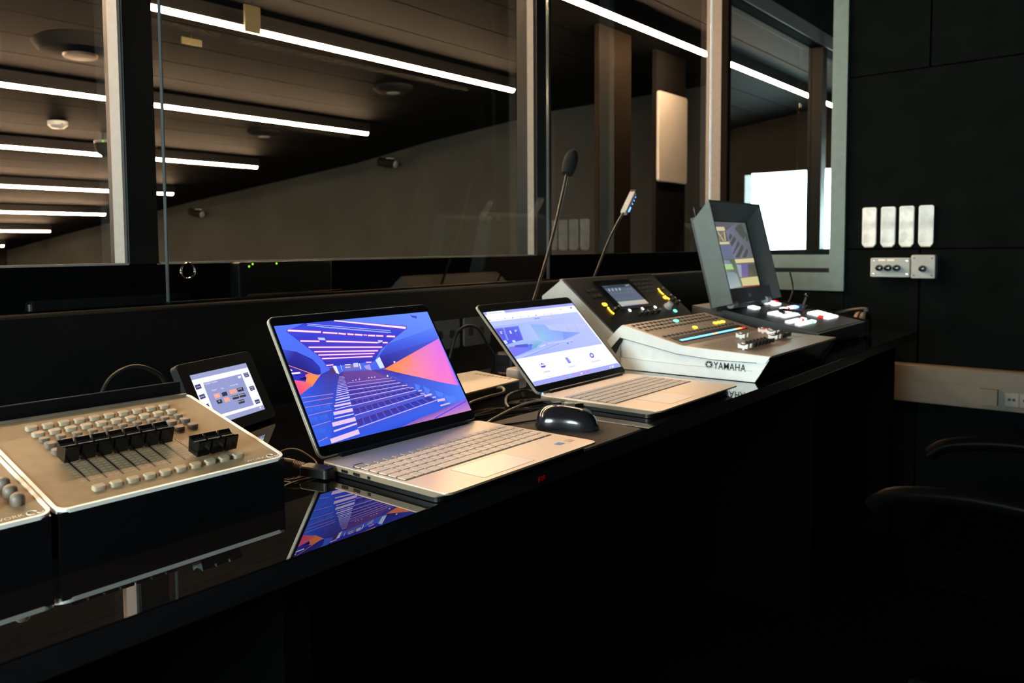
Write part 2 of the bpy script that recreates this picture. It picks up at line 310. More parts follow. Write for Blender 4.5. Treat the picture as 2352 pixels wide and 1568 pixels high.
SCREENS={
'auditorium':(345,200,[
 (((86,118,250),(112,150,255),(60,92,222),(62,104,238)),[-0,200,345,200,345,0,0,0]),
 (((60,66,212),(62,80,225),(66,80,220),(60,66,205),(58,60,200),(70,62,200),(50,60,190),(48,58,190),(72,60,195),(58,62,205),(62,80,225)),[58.1,200,124.4,200,276.6,171.5,239.3,156.6,215.3,146.7,194.5,137.8,169,118.7,70.8,120.8,63.3,139.1,36.2,169.7,18.5,189.5]),
 (((72,98,235),(96,136,255),(84,112,240),(56,62,185)),[215.3,146.7,345,167,343.1,143.9,181,124.6]),
 (((56,54,165),(78,100,228),(50,38,130)),[181,124.6,343.1,143.9,185.8,102.7]),
 (((70,90,220),(52,52,165),(48,44,145),(52,60,185),(46,44,150),(44,38,130),(44,40,140)),[0,160.2,23.5,153.3,47.1,137.7,56,122.8,52.4,110.5,29.3,115,0,133.2]),
 (((52,44,160),(60,44,170),(56,50,190),(48,60,210)),[0,133.2,29.3,115,21.9,102.3,0,108.4]),
 (((255,150,110),),[0,133.3,50.2,107.3,49.1,106,0,132.1]),
 (((225,80,210),(255,140,90),(255,150,70),(255,165,70),(255,150,70),(250,130,90),(255,140,90)),[23.2,113.8,29.5,115.4,44.3,109.1,52.7,111.3,45.6,106.4,27.3,93.2,18.7,99.5]),
 (((255,90,150),(255,110,110),(240,120,110),(255,70,110)),[0,108.4,20.1,102.6,28.3,95.5,0.6,83.4]),
 (((250,240,255),),[0,120.6,16.3,119.9,15.4,117.1,0,117.8]),
 (((250,240,255),),[0.4,126.4,3.5,124.6,1.7,122.7,0,124.4]),
 (((30,20,60),),[9.9,109.1,23.6,110.4,21.5,105.7,11.1,107.6]),
 (((255,140,60),(228,118,240),(188,112,252),(255,130,200),(248,125,205),(255,140,170),(255,150,80)),[183.4,102.5,343.1,143.9,342.2,48.4,327.8,49.4,302.5,60.6,255.6,77.1,212.6,91.7]),
 (((255,150,80),(255,140,110),(255,140,175),(255,145,130)),[209.7,104.2,257.5,121.8,245.1,80.5,224.5,87.2]),
 (((58,100,232),(54,80,215),(60,58,170),(70,58,150),(80,62,160),(50,78,210),(56,96,232),(62,104,240)),[0.6,83.4,27.3,93.2,52.4,110.5,76.9,116.6,86.4,106.6,67.3,70,24.4,0,0.6,0]),
 (((80,60,150),(80,60,150),(50,70,205),(50,80,220),(54,84,225),(48,70,205)),[86.3,106.3,98.3,110.2,86.1,66.9,79.1,1.2,20.4,0.2,63.6,70.6]),
 (((110,72,150),(118,74,150),(92,60,150),(62,70,190),(58,92,228),(62,100,235),(52,82,220),(54,90,230),(66,62,180)),[96,109.6,153.1,104.4,181.5,94.2,226.8,64.4,271.5,30.9,275.1,17,169.1,0,77.2,1.6,88,66.6]),
 (((90,66,160),(86,60,160),(70,66,180),(78,108,235),(86,128,250),(86,130,250),(72,120,245),(66,104,232),(70,74,195)),[153.1,104.4,183.4,102.5,212.6,91.7,302.5,60.6,345,47.8,345,23.6,301.2,17.3,239.1,51.3,199.8,85.1]),
 (((150,100,190),(138,92,180),(130,92,190),(120,90,200),(120,100,225),(205,135,200),(190,125,200)),[169.1,0,215.2,7.3,256.5,10.9,301.2,17.3,345,23.6,345,0,245.1,0]),
 (((92,70,225),),[248.2,1.7,342,19.1,342.2,17.3,248.4,-0]),
 (((205,185,245),),[95.8,89.6,192.9,85.3,192.7,84.7,95.6,89]),
 (((205,185,245),),[94,83.7,198.4,80.2,198.1,79.4,93.7,82.9]),
 (((78,52,128),(78,52,128),(54,66,190),(54,66,190)),[94.2,80.9,101.8,80.7,101.5,77.1,93.7,77.3]),
 (((78,52,128),(78,52,128),(54,66,190),(54,66,190)),[103.4,80.6,111,80.4,111.1,76.9,103.2,77.1]),
 (((78,52,128),(78,52,128),(54,66,190),(54,66,190)),[112.7,80.4,120.4,80.1,120.7,76.7,112.8,76.9]),
 (((78,52,128),(78,52,128),(54,66,190),(54,66,190)),[122.1,80.1,129.9,79.8,130.5,76.4,122.5,76.6]),
 (((78,52,128),(78,52,128),(54,66,190),(54,66,190)),[131.6,79.8,139.4,79.6,140.4,76.2,132.3,76.4]),
 (((78,52,128),(78,52,128),(54,66,190),(54,66,190)),[141.2,79.5,149.1,79.3,150.4,76,142.2,76.2]),
 (((78,52,128),(78,52,128),(54,66,190),(54,66,190)),[150.9,79.2,158.9,79,160.5,75.7,152.2,75.9]),
 (((60,56,150),(60,56,150),(54,66,190),(54,66,190)),[160.7,78.9,168.8,78.7,170.8,75.5,162.4,75.7]),
 (((60,56,150),(60,56,150),(54,66,190),(54,66,190)),[170.6,78.6,178.8,78.4,181.1,75.2,172.6,75.4]),
 (((60,56,150),(60,56,150),(54,66,190),(54,66,190)),[180.7,78.3,189,78.1,191.6,75,183,75.2]),
 (((60,56,150),(60,56,150),(54,66,190),(54,66,190)),[190.8,78,199.2,77.8,202.2,74.7,193.5,74.9]),
 (((205,185,245),),[93.1,77.5,203.7,74.9,203.4,73.9,92.8,76.6]),
 (((78,52,128),(78,52,128),(54,66,190),(54,66,190)),[93.1,74.2,101.2,74,100.7,69.8,92.3,69.9]),
 (((78,52,128),(78,52,128),(54,66,190),(54,66,190)),[102.9,74,111.1,73.9,111.1,69.7,102.6,69.8]),
 (((78,52,128),(78,52,128),(54,66,190),(54,66,190)),[112.9,73.8,121.1,73.7,121.6,69.6,113,69.7]),
 (((78,52,128),(78,52,128),(54,66,190),(54,66,190)),[122.9,73.6,131.2,73.5,132.3,69.5,123.5,69.6]),
 (((78,52,128),(78,52,128),(54,66,190),(54,66,190)),[133.1,73.5,141.5,73.3,143,69.4,134.2,69.5]),
 (((78,52,128),(78,52,128),(54,66,190),(54,66,190)),[143.4,73.3,151.9,73.1,153.9,69.3,145,69.4]),
 (((78,52,128),(78,52,128),(54,66,190),(54,66,190)),[153.8,73.1,162.4,72.9,165,69.2,155.9,69.3]),
 (((60,56,150),(60,56,150),(54,66,190),(54,66,190)),[164.3,72.9,173,72.8,176.2,69.1,167,69.2]),
 (((60,56,150),(60,56,150),(54,66,190),(54,66,190)),[175,72.7,183.8,72.6,187.5,69,178.2,69.1]),
 (((60,56,150),(60,56,150),(54,66,190),(54,66,190)),[185.8,72.5,194.7,72.4,199,68.9,189.6,69]),
 (((60,56,150),(60,56,150),(54,66,190),(54,66,190)),[196.7,72.3,205.8,72.2,210.6,68.8,201.1,68.9]),
 (((205,185,245),),[91.5,70,212.4,69,212.1,68,91.3,69]),
 (((78,52,128),(78,52,128),(54,66,190),(54,66,190)),[91.6,66.5,100.4,66.5,99.9,62.2,90.7,62.1]),
 (((78,52,128),(78,52,128),(54,66,190),(54,66,190)),[102.3,66.5,111.2,66.5,111.2,62.3,101.9,62.2]),
 (((78,52,128),(78,52,128),(54,66,190),(54,66,190)),[113.1,66.5,122.1,66.5,122.7,62.4,113.3,62.3]),
 (((78,52,128),(78,52,128),(54,66,190),(54,66,190)),[124.1,66.5,133.2,66.5,134.4,62.6,124.8,62.5]),
 (((78,52,128),(78,52,128),(54,66,190),(54,66,190)),[135.2,66.5,144.4,66.5,146.2,62.7,136.5,62.6]),
 (((78,52,128),(78,52,128),(54,66,190),(54,66,190)),[146.4,66.5,155.7,66.5,158.2,62.8,148.4,62.7]),
 (((78,52,128),(78,52,128),(54,66,190),(54,66,190)),[157.8,66.5,167.3,66.5,170.4,62.9,160.4,62.8]),
 (((60,56,150),(60,56,150),(54,66,190),(54,66,190)),[169.4,66.5,178.9,66.5,182.7,63.1,172.6,62.9]),
 (((60,56,150),(60,56,150),(54,66,190),(54,66,190)),[181.1,66.5,190.8,66.5,195.2,63.2,184.9,63.1]),
 (((60,56,150),(60,56,150),(54,66,190),(54,66,190)),[192.9,66.5,202.8,66.5,207.9,63.3,197.4,63.2]),
 (((60,56,150),(60,56,150),(54,66,190),(54,66,190)),[204.9,66.5,214.9,66.5,220.7,63.4,210.2,63.3]),
 (((205,185,245),),[89.9,62.3,222.7,63.8,222.4,62.6,89.6,61.2]),
 (((78,52,128),(78,52,128),(54,66,190),(54,66,190)),[89.9,57.7,99.5,57.9,98.9,52.1,88.9,51.8]),
 (((78,52,128),(78,52,128),(54,66,190),(54,66,190)),[101.6,58,111.3,58.2,111.4,52.5,101.2,52.2]),
 (((78,52,128),(78,52,128),(54,66,190),(54,66,190)),[113.4,58.2,123.3,58.4,124,52.8,113.6,52.5]),
 (((78,52,128),(78,52,128),(54,66,190),(54,66,190)),[125.4,58.4,135.4,58.6,136.8,53.2,126.3,52.9]),
 (((78,52,128),(78,52,128),(54,66,190),(54,66,190)),[137.6,58.7,147.7,58.9,149.8,53.6,139.1,53.3]),
 (((78,52,128),(78,52,128),(54,66,190),(54,66,190)),[150,58.9,160.2,59.1,163,54,152.2,53.7]),
 (((78,52,128),(78,52,128),(54,66,190),(54,66,190)),[162.5,59.1,172.9,59.3,176.4,54.4,165.4,54.1]),
 (((60,56,150),(60,56,150),(54,66,190),(54,66,190)),[175.2,59.4,185.8,59.6,190,54.8,178.8,54.5]),
 (((60,56,150),(60,56,150),(54,66,190),(54,66,190)),[188.1,59.6,198.9,59.8,203.9,55.3,192.5,54.9]),
 (((60,56,150),(60,56,150),(54,66,190),(54,66,190)),[201.2,59.9,212.1,60.1,217.9,55.7,206.4,55.3]),
 (((60,56,150),(60,56,150),(54,66,190),(54,66,190)),[214.5,60.1,225.6,60.4,232.2,56.1,220.5,55.8]),
 (((205,185,245),),[87.9,51.8,234.4,56.4,234.1,55.1,87.7,50.6]),
 (((78,52,128),(78,52,128),(54,66,190),(54,66,190)),[87.9,45.2,98.4,45.6,97.7,36.7,86.5,36]),
 (((78,52,128),(78,52,128),(54,66,190),(54,66,190)),[100.7,45.7,111.5,46.2,111.6,37.5,100.2,36.8]),
 (((78,52,128),(78,52,128),(54,66,190),(54,66,190)),[113.8,46.3,124.7,46.8,125.7,38.4,114.1,37.7]),
 (((78,52,128),(78,52,128),(54,66,190),(54,66,190)),[127.1,46.9,138.2,47.4,140.1,39.2,128.3,38.5]),
 (((78,52,128),(78,52,128),(54,66,190),(54,66,190)),[140.6,47.5,151.9,48,154.7,40.1,142.7,39.4]),
 (((78,52,128),(78,52,128),(54,66,190),(54,66,190)),[154.4,48.1,165.8,48.6,169.6,41,157.4,40.3]),
 (((78,52,128),(78,52,128),(54,66,190),(54,66,190)),[168.3,48.7,179.9,49.2,184.8,41.9,172.3,41.2]),
 (((60,56,150),(60,56,150),(54,66,190),(54,66,190)),[182.5,49.3,194.3,49.8,200.2,42.9,187.5,42.1]),
 (((60,56,150),(60,56,150),(54,66,190),(54,66,190)),[196.9,49.9,208.9,50.4,215.9,43.8,203,43]),
 (((60,56,150),(60,56,150),(54,66,190),(54,66,190)),[211.6,50.6,223.8,51.1,231.9,44.8,218.7,44]),
 (((60,56,150),(60,56,150),(54,66,190),(54,66,190)),[226.5,51.2,238.9,51.8,248.1,45.7,234.8,44.9]),
 (((205,185,245),),[85.3,35.8,250.7,46,250.5,44.6,85.2,34.5]),
 (((78,52,128),(78,52,128),(54,66,190),(54,66,190)),[85,27.4,96.8,28.3,95.7,16.9,82.9,15.8]),
 (((78,52,128),(78,52,128),(54,66,190),(54,66,190)),[99.5,28.5,111.5,29.4,111.5,18.3,98.5,17.2]),
 (((78,52,128),(78,52,128),(54,66,190),(54,66,190)),[114.2,29.6,126.5,30.4,127.6,19.7,114.3,18.5]),
 (((78,52,128),(78,52,128),(54,66,190),(54,66,190)),[129.2,30.6,141.7,31.5,144,21.1,130.5,19.9]),
 (((78,52,128),(78,52,128),(54,66,190),(54,66,190)),[144.5,31.7,157.3,32.7,160.7,22.5,147,21.3]),
 (((78,52,128),(78,52,128),(54,66,190),(54,66,190)),[160.1,32.9,173.1,33.8,177.8,24,163.8,22.8]),
 (((78,52,128),(78,52,128),(54,66,190),(54,66,190)),[176,34,189.2,35,195.2,25.5,180.9,24.3]),
 (((60,56,150),(60,56,150),(54,66,190),(54,66,190)),[192.1,35.2,205.6,36.2,213,27,198.4,25.8]),
 (((60,56,150),(60,56,150),(54,66,190),(54,66,190)),[208.6,36.4,222.4,37.4,231.2,28.6,216.3,27.3]),
 (((60,56,150),(60,56,150),(54,66,190),(54,66,190)),[225.4,37.6,239.4,38.6,249.8,30.2,234.5,28.9]),
 (((60,56,150),(60,56,150),(54,66,190),(54,66,190)),[242.5,38.8,256.8,39.9,268.7,31.8,253.1,30.5]),
 (((205,185,245),),[81.6,15.4,271.7,32,271.6,30.5,81.5,14]),
 (((232,200,240),),[23,7.8,81.3,12.5,80.9,4.9,22.6,0.6]),
 (((232,200,240),),[34.9,19.2,83.4,23.2,83.2,20.4,34.8,16.5]),
 (((232,200,240),),[37.5,31.5,84.7,32.8,83.6,26.1,36.5,25]),
 (((222,205,248),),[45.6,38.2,84.7,38.8,84.3,36.9,45.2,36.3]),
 (((232,200,240),),[47.4,47.3,86.3,47.5,85.2,42,46.3,42]),
 (((222,205,248),),[52.5,51.4,87.7,52.8,87.4,51.2,52.3,49.9]),
 (((232,200,240),),[54,57.5,87.4,57.8,86.7,54.5,53.3,54.4]),
 (((222,205,248),),[58,61.2,88.6,61.9,88.3,60.3,57.7,59.6]),
 (((222,205,248),),[60.3,66.2,89.9,67,89.4,64.7,59.9,64]),
 (((222,205,248),),[63,69.7,90.6,70.3,90.3,69,62.8,68.4]),
 (((222,205,248),),[65.1,73.5,91.5,74.4,91.2,72.9,64.9,72]),
 (((222,205,248),),[67.1,76.7,91.9,77.2,91.6,76.2,66.9,75.7]),
 (((222,205,248),),[69,79.9,92.3,80.3,92,79.2,68.7,78.7]),
 (((222,205,248),),[70.7,82.7,92.6,83.1,92.4,82.2,70.5,81.9]),
 (((222,205,248),),[72.5,85.6,92.8,85.6,92.6,84.8,72.3,84.8]),
 (((222,205,248),),[74,88.1,93,88.1,92.8,87.5,73.9,87.4]),
 (((222,205,248),),[75.8,90.5,93.1,90.5,92.9,89.9,75.6,89.9]),
 (((222,205,248),),[77.6,92.9,93.3,92.7,93.2,92.2,77.4,92.4]),
 (((222,205,248),),[79.4,95.2,93.2,94.9,93,94.4,79.3,94.7]),
 (((222,205,248),),[81.3,97.5,93.4,97.2,93.2,96.7,81.2,97.1]),
 (((222,205,248),),[83.3,100,94.1,99.5,93.9,99,83.1,99.5]),
 (((222,205,248),),[84.7,102.2,94.3,101.7,94.1,101.2,84.6,101.7]),
 (((190,140,210),),[1.3,78.9,61.2,76.3,60.9,75.3,1,77.9]),
 (((190,140,210),),[0.7,71.3,57.6,70.8,57.4,69.8,0.5,70.4]),
 (((190,140,210),),[0.8,63.1,52.5,61.8,52.3,60.9,0.6,62.2]),
 (((190,140,210),),[0.6,50.2,46.1,51.3,45.9,50.3,0.5,49.3]),
 (((190,140,210),),[0.2,32.6,36.1,34.8,36,33.9,0.1,31.7]),
 (((190,140,210),),[1.3,8.3,19.6,11.6,19.7,10.7,1.4,7.4]),
 (((62,104,236),(66,110,240),(58,92,222),(56,90,222)),[1.2,59.7,12.2,59.4,9.4,50.4,1.2,50.3]),
 (((62,104,236),(66,110,240),(58,92,222),(56,90,222)),[15.4,60.1,29.2,60,26.4,50.6,12.2,50.9]),
 (((62,104,236),(66,110,240),(58,92,222),(56,90,222)),[31.3,59.7,46.9,60,45.4,51.6,29,51.2]),
 (((62,104,236),(66,110,240),(58,92,222),(56,90,222)),[0.8,46,15.5,44.9,12.3,33.6,0,33.3]),
 (((62,104,236),(66,110,240),(58,92,222),(56,90,222)),[19,45.9,34.7,45.2,33.8,35.8,16.1,34.5]),
 (((62,104,236),(66,110,240),(58,92,222),(56,90,222)),[0.2,26,21,24.3,17.6,12.9,0.4,10]),
 (((84,130,250),),[235.8,67.7,247.5,62.2,241,54.7,234.7,56.6]),
 (((84,130,250),),[253.9,60.3,266.6,51.7,258.8,44.4,251.8,47.4]),
 (((84,130,250),),[275.5,49.3,293.7,40.7,287.4,34,276.6,37.7]),
 (((84,130,250),),[293.6,35.9,320.2,31.6,316.9,21.4,298,20.7]),
 (((225,190,235),),[207.1,68.1,219,68.2,218.7,66.8,206.8,66.7]),
 (((225,190,235),),[221.6,61.8,230,61.8,229.7,60.4,221.2,60.4]),
 (((225,190,235),),[238,54.2,246.7,54.4,246.2,52.6,237.6,52.5]),
 (((225,190,235),),[239.9,48.6,250.2,48.5,249.7,46.9,239.4,47]),
 (((225,190,235),),[247.4,44.1,266,44.9,265.4,41.7,246.8,40.9]),
 (((225,190,235),),[263.8,38,272.6,37.9,272,35.8,263.2,35.9]),
 (((225,190,235),),[272.8,32.2,291.9,31.9,290.6,27.2,271.5,27.6]),
 (((225,190,235),),[274.5,21.3,299.6,22.1,299.1,19.6,274,18.8]),
 (((225,190,235),),[198.8,74.3,205.6,74,205.3,73.1,198.5,73.4]),
 (((128,52,196),),[119.9,200,276.1,175.3,271.4,168.2,116.1,197.1]),
 (((128,52,196),),[21.4,192.9,86.4,184.1,83.5,178.4,18.7,187.4]),
 (((128,52,196),),[86.6,183,118.6,178.4,115.9,173.1,84,177.7]),
 (((128,52,196),),[117.6,178.5,135.3,175.4,132.2,170.1,114.5,173.3]),
 (((128,52,196),),[135.1,175.6,151.3,173.1,148.3,167.7,132.1,170.2]),
 (((128,52,196),),[150,173.2,169.7,170.3,166.7,164.9,147.1,167.8]),
 (((128,52,196),),[168.3,170.2,179,168.8,176.5,164.2,165.8,165.6]),
 (((128,52,196),),[177.7,169,197,166.3,194,160.8,174.8,163.5]),
 (((128,52,196),),[195.7,166.4,214.3,163.9,211.3,158.5,192.7,161]),
 (((128,52,196),),[218.5,163.3,241,160.5,237.7,154.7,215.3,157.6]),
 (((128,52,196),),[37,172.6,76,168,73.7,163.2,34.8,167.9]),
 (((128,52,196),),[86.4,167,196.1,153.2,193.3,147.8,83.9,162]),
 (((128,52,196),),[203.5,152.4,218,150.8,215.3,145.4,200.7,147]),
 (((128,52,196),),[47.8,160.2,201.2,143.8,198.7,138.8,45.8,155.6]),
 (((128,52,196),),[55.1,151.5,188.5,138.3,186.1,133.4,53.1,146.9]),
 (((128,52,196),),[60.3,144.9,178.5,134.2,176.3,129.5,58.5,140.4]),
 (((128,52,196),),[64.5,138.1,171.6,129.5,169.5,124.8,62.8,133.7]),
 (((128,52,196),),[67.3,125.8,84.1,124.8,82.5,120.5,65.8,121.5]),
 (((128,52,196),),[149.6,121.1,164,119.6,162.1,115.3,147.6,116.8]),
 (((255,235,255),),[120.7,200,273.2,173.9,270.5,169.9,118.5,198.3]),
 (((255,235,255),),[22.2,191.5,84.2,182.9,82.6,179.9,20.8,188.5]),
 (((255,235,255),),[87.5,181.5,116.3,177.2,115,174.7,86.2,178.9]),
 (((255,235,255),),[118.4,177,132.9,174.1,131.3,171.6,116.9,174.5]),
 (((255,235,255),),[136,174,148.9,171.8,147.4,169.2,134.5,171.4]),
 (((255,235,255),),[151,171.6,167.3,169.1,165.8,166.5,149.5,169]),
 (((255,235,255),),[169.2,168.6,176.5,167.5,175.5,165.8,168.2,166.9]),
 (((255,235,255),),[178.7,167.4,194.5,165.1,193,162.4,177.2,164.7]),
 (((255,235,255),),[196.6,164.7,211.8,162.7,210.3,160.2,195.3,162.3]),
 (((255,235,255),),[219.5,161.7,238.4,159.2,236.7,156.3,217.8,158.8]),
 (((255,235,255),),[37.8,171.2,73.8,166.8,72.8,164.7,36.9,169]),
 (((255,235,255),),[87.3,165.5,193.6,151.9,192.3,149.4,86.1,163.1]),
 (((255,235,255),),[204.5,150.7,215.5,149.6,214.2,147,203.2,148.3]),
 (((255,235,255),),[48.7,158.7,198.7,142.6,197.6,140.4,47.8,156.8]),
 (((255,235,255),),[56,150,186.1,137.1,185.1,135,55.2,148]),
 (((255,235,255),),[61.3,143.4,176.1,133,175.2,131.1,60.5,141.6]),
 (((255,235,255),),[65.5,136.6,169.3,128.3,168.4,126.4,64.8,134.8]),
 (((255,235,255),),[68.3,124.3,82.1,123.7,81.5,122,67.8,122.6]),
 (((255,235,255),),[150.6,119.5,161.7,118.4,161,116.9,149.9,118]),
 (((200,205,255),),[62.3,198.4,233.3,170.2,232.7,169.3,61.9,197.6]),
 (((200,205,255),),[62.1,195.7,232.7,166.8,232.1,165.9,61.6,194.8]),
 (((160,165,250),),[86.4,190.2,225.5,166.6,225,165.9,86,189.5]),
 (((200,200,250),),[72.8,172.5,85.9,170.6,85.9,161.7,85.5,166.2,72.6,168.4]),
 (((200,200,250),),[195.4,155.5,206,153.8,203.4,150.9,193.3,149.1]),
 (((90,60,110),),[71.6,118.2,78,119,81.1,108.2,71.1,110.5]),
 (((240,240,255),),[79.9,121,86.8,120.5,86.6,106.2,81.5,108.2]),
 (((120,110,190),),[104.4,120.8,135.6,117.6,132.3,108.7,100.6,110.7]),
 (((250,240,255),),[105.2,120.5,116.3,119.7,115.8,118.4,104.7,119.1]),
 (((250,240,255),),[103.6,116.3,114.3,115.4,113.7,114.1,103.1,115]),
 (((205,205,250),),[122.6,120.7,132.9,120.1,130.7,112.9,120.4,113.5]),
 (((235,235,255),),[136,118.7,134.8,108.6,132.7,108.4,133.9,118.4]),
 (((220,215,250),),[96.6,120.7,95.7,111.5,94.7,111.4,95.5,120.6]),
 (((170,160,225),),[142,113.1,155.6,114.1,154.7,103.3,143.6,107.5]),
 (((215,230,255),),[171.8,119.8,183.5,125.2,185,104.7,174.1,104.3]),
 (((250,240,255),),[210.3,113.4,214.3,112.9,212.2,109.8,209.1,110.2]),
 (((74,70,220),),[294.4,197.8,296.8,195.2,311.9,192.4,308.1,187.6,298.4,191.1]),
 (((220,240,250),),[181.8,90.4,185.5,90.8,184.4,87.3,181.6,87.4]),
 (((255,235,210),),[107.4,92.1,109.3,91.8,108.7,90.5,106.7,90.8]),
 (((255,235,210),),[113.9,92.5,115.8,92.2,115.2,90.9,113.2,91.2]),
 (((255,235,210),),[121.3,92.7,123.3,92.4,122.7,91.1,120.7,91.3]),
 (((255,235,210),),[141.6,92.4,143.7,92.1,143,90.8,141,91.1]),
 (((255,235,210),),[148.1,92.2,150.1,91.9,149.5,90.5,147.4,90.8]),
 (((255,235,210),),[154.6,92,156.6,91.7,156,90.3,153.9,90.6]),],[
]),
'booking_page':(360,202,[
 (((255,255,255),),[0,202,360,202,360,0,0,0]),
 (((168,176,250),),[0,202,360,202,359.9,194.4,0,194.2]),
 (((248,250,255),),[11.4,202,74.4,201.9,75.2,193.8,8.2,194]),
 (((205,212,252),),[17.1,197.9,63.5,197.8,62.2,196.2,15.9,196.4]),
 (((80,80,190),),[337.6,190.7,343.9,190.8,341.1,186.1,335.3,186]),
 (((170,170,230),),[289.9,189.2,293.8,188.5,293,185.1,290.1,185]),
 (((90,90,220),),[3.5,180.6,6.8,180.5,4.6,177.6,1.3,177.8]),
 (((222,226,250),),[8,179.6,23.3,179.6,22.2,178.2,6.9,178.2]),
 (((255,170,200),),[30.6,180.4,34,180.3,31.7,177.4,28.3,177.6]),
 (((222,226,250),),[35.3,179.4,50.9,179.4,49.8,178,34.1,178]),
 (((200,170,220),),[58.4,180.3,61.9,180.1,59.5,177.2,56.1,177.4]),
 (((222,226,250),),[63.2,179.2,79.2,179.2,78.1,177.8,62,177.8]),
 (((90,90,220),),[86.9,180.1,90.5,179.9,88.1,177,84.5,177.2]),
 (((222,226,250),),[91.8,179,108.2,179,107.1,177.6,90.6,177.6]),
 (((255,170,200),),[116.1,179.9,119.8,179.7,117.3,176.8,113.6,176.9]),
 (((222,226,250),),[121.1,178.8,138,178.8,136.8,177.4,119.9,177.3]),
 (((200,170,220),),[146.1,179.7,149.8,179.5,147.3,176.5,143.5,176.7]),
 (((222,226,250),),[151.2,178.6,168.5,178.6,167.3,177.1,149.9,177.1]),
 (((90,90,220),),[176.8,179.5,180.6,179.3,178,176.3,174.2,176.5]),
 (((222,226,250),),[182,178.4,199.8,178.4,198.5,176.9,180.8,176.9]),
 (((255,170,200),),[208.3,179.3,212.3,179.1,209.6,176.1,205.7,176.2]),
 (((222,226,250),),[213.7,178.2,232,178.2,230.7,176.7,212.4,176.7]),
 (((200,170,220),),[240.7,179.1,244.8,178.9,242,175.8,238,176]),
 (((222,226,250),),[246.2,178,265,178,263.6,176.4,244.9,176.4]),
 (((188,202,254),),[0,175,351.2,174,352.1,161.8,0,161.9]),
 (((140,150,235),),[162.2,169.6,184.7,169.5,182.7,167.2,160.3,167.3]),
 (((228,200,238),),[190.5,168.9,221.5,169,220.3,167.6,189.4,167.6]),
 (((168,186,250),(190,200,255),(188,198,255),(160,180,252)),[0,161.9,352.1,161.8,353.9,70.8,0,71.3]),
 (((108,100,232),(98,122,245),(96,96,232),(92,104,240)),[0,156,88.3,154.9,69.3,117.1,0,110.7]),
 (((205,222,255),),[11.2,146.9,18.9,146.9,12.6,139.2,9.3,140.4]),
 (((205,222,255),),[42.9,145.1,48.8,145.3,46.3,137,40.5,136.8]),
 (((205,222,255),),[62.7,145.5,70.8,145.5,68.2,140.6,61.2,140.5]),
 (((205,222,255),),[1.5,122.1,10.8,122.6,10.4,114.2,0,112.2]),
 (((205,222,255),),[28.3,118.7,38.7,120,40.2,114.7,30.6,113]),
 (((140,160,225),),[35,156.1,19.9,122.2,13.7,121.4,28.7,155.2]),
 (((150,165,215),),[1.6,156.4,89,155.7,87.7,154.1,0.4,154.9]),
 (((150,178,225),),[88.8,153.6,72.3,117.3,68.3,116.7,84.7,153]),
 (((70,80,215),),[5.1,150.3,0,130.8,0,130.6,3.9,150.1]),
 (((70,80,215),),[17.2,150.4,12.8,131,11.6,130.7,16,150.1]),
 (((70,80,215),),[29.4,150.4,26.3,131.1,25,130.8,28.2,150.1]),
 (((70,80,215),),[41.8,150.4,39.9,131.2,38.6,130.8,40.5,150.1]),
 (((70,80,215),),[54.3,150.4,53.7,131.3,52.4,130.9,53,150.1]),
 (((70,80,215),),[66.9,150.5,67.7,131.4,66.4,131,65.6,150.1]),
 (((172,190,248),(178,198,252),(176,200,252),(172,190,246)),[88.3,154.9,129.6,155.5,125.3,112,69.3,113.7]),
 (((150,180,246),(150,182,248),(150,180,250),(144,170,252),(148,176,252),(148,178,250),(150,200,235)),[131.5,155,185,148.4,188.4,132.5,231,123.2,214.8,99.7,142.8,103.7,129.5,112.4]),
 (((188,202,254),(196,204,255),(184,196,254),(190,206,254)),[185,148.4,341.1,135.7,331.8,107.8,188.9,133]),
 (((168,186,250),),[224.2,145.6,224,127.3,222.2,126.8,222.4,145.1]),
 (((168,186,250),),[263.8,142.4,259.2,121.1,257.4,120.8,262,142]),
 (((168,186,250),),[304.6,139.1,295.4,114.8,293.6,114.5,302.8,138.8]),
 (((132,158,250),(150,172,252),(140,165,250),(130,156,250)),[230.1,122.4,302,112.5,257.6,105.3,214.8,99.7]),
 (((160,190,222),(150,200,228),(140,205,215),(110,140,245),(130,120,250)),[0,107.4,118.8,109.3,139.2,105,78.3,88.7,0,77.5]),
 (((138,118,248),(90,110,235),(110,136,250),(124,122,252)),[0.2,103.8,89.6,102.1,71.5,87.9,0,79.5]),
 (((90,96,215),),[28.2,106,73.1,104.6,67.4,96.7,23,100.8]),
 (((110,180,210),),[80.5,96.7,103.8,97.2,95.3,91.3,75.1,87.9]),
 (((182,198,240),(180,194,250),(186,200,252),(190,204,246)),[0,77.4,180.6,91.2,202,89.1,7.1,71.1]),
 (((130,146,250),),[26.5,72.7,186.1,91.9,185.4,90.4,25.9,71.4]),
 (((205,214,255),),[108.5,93.4,134.2,96.8,132.5,92.8,106.8,89.4]),
 (((205,210,255),),[143.7,97.7,247.3,96.3,245.4,94,141.9,95.5]),
 (((165,182,252),),[103.8,76.5,103,72.2,101.4,71.9,102.2,76.2]),
 (((165,182,252),),[121,78.3,120.2,74,118.6,73.7,119.4,78]),
 (((165,182,252),),[138.5,80.2,137.7,75.9,136.1,75.6,136.9,79.9]),
 (((165,182,252),),[156.3,82.1,155.5,77.8,153.8,77.4,154.6,81.8]),
 (((165,182,252),),[174.4,84,173.5,79.6,171.8,79.3,172.7,83.7]),
 (((165,182,252),),[192.7,86,191.9,81.6,190.1,81.2,191,85.7]),
 (((90,100,225),),[216.7,90.3,223.1,90.1,220.3,86.8,214.2,86.6]),
 (((120,130,235),),[234.1,91.5,240.6,91.2,239.4,89.3,233.2,89.4]),
 (((255,255,255),),[0,71.3,353.9,70.8,354.5,10.9,0,10.7]),
 (((84,84,228),),[70.7,50.7,76.3,50.7,74,46.3,68.9,46]),
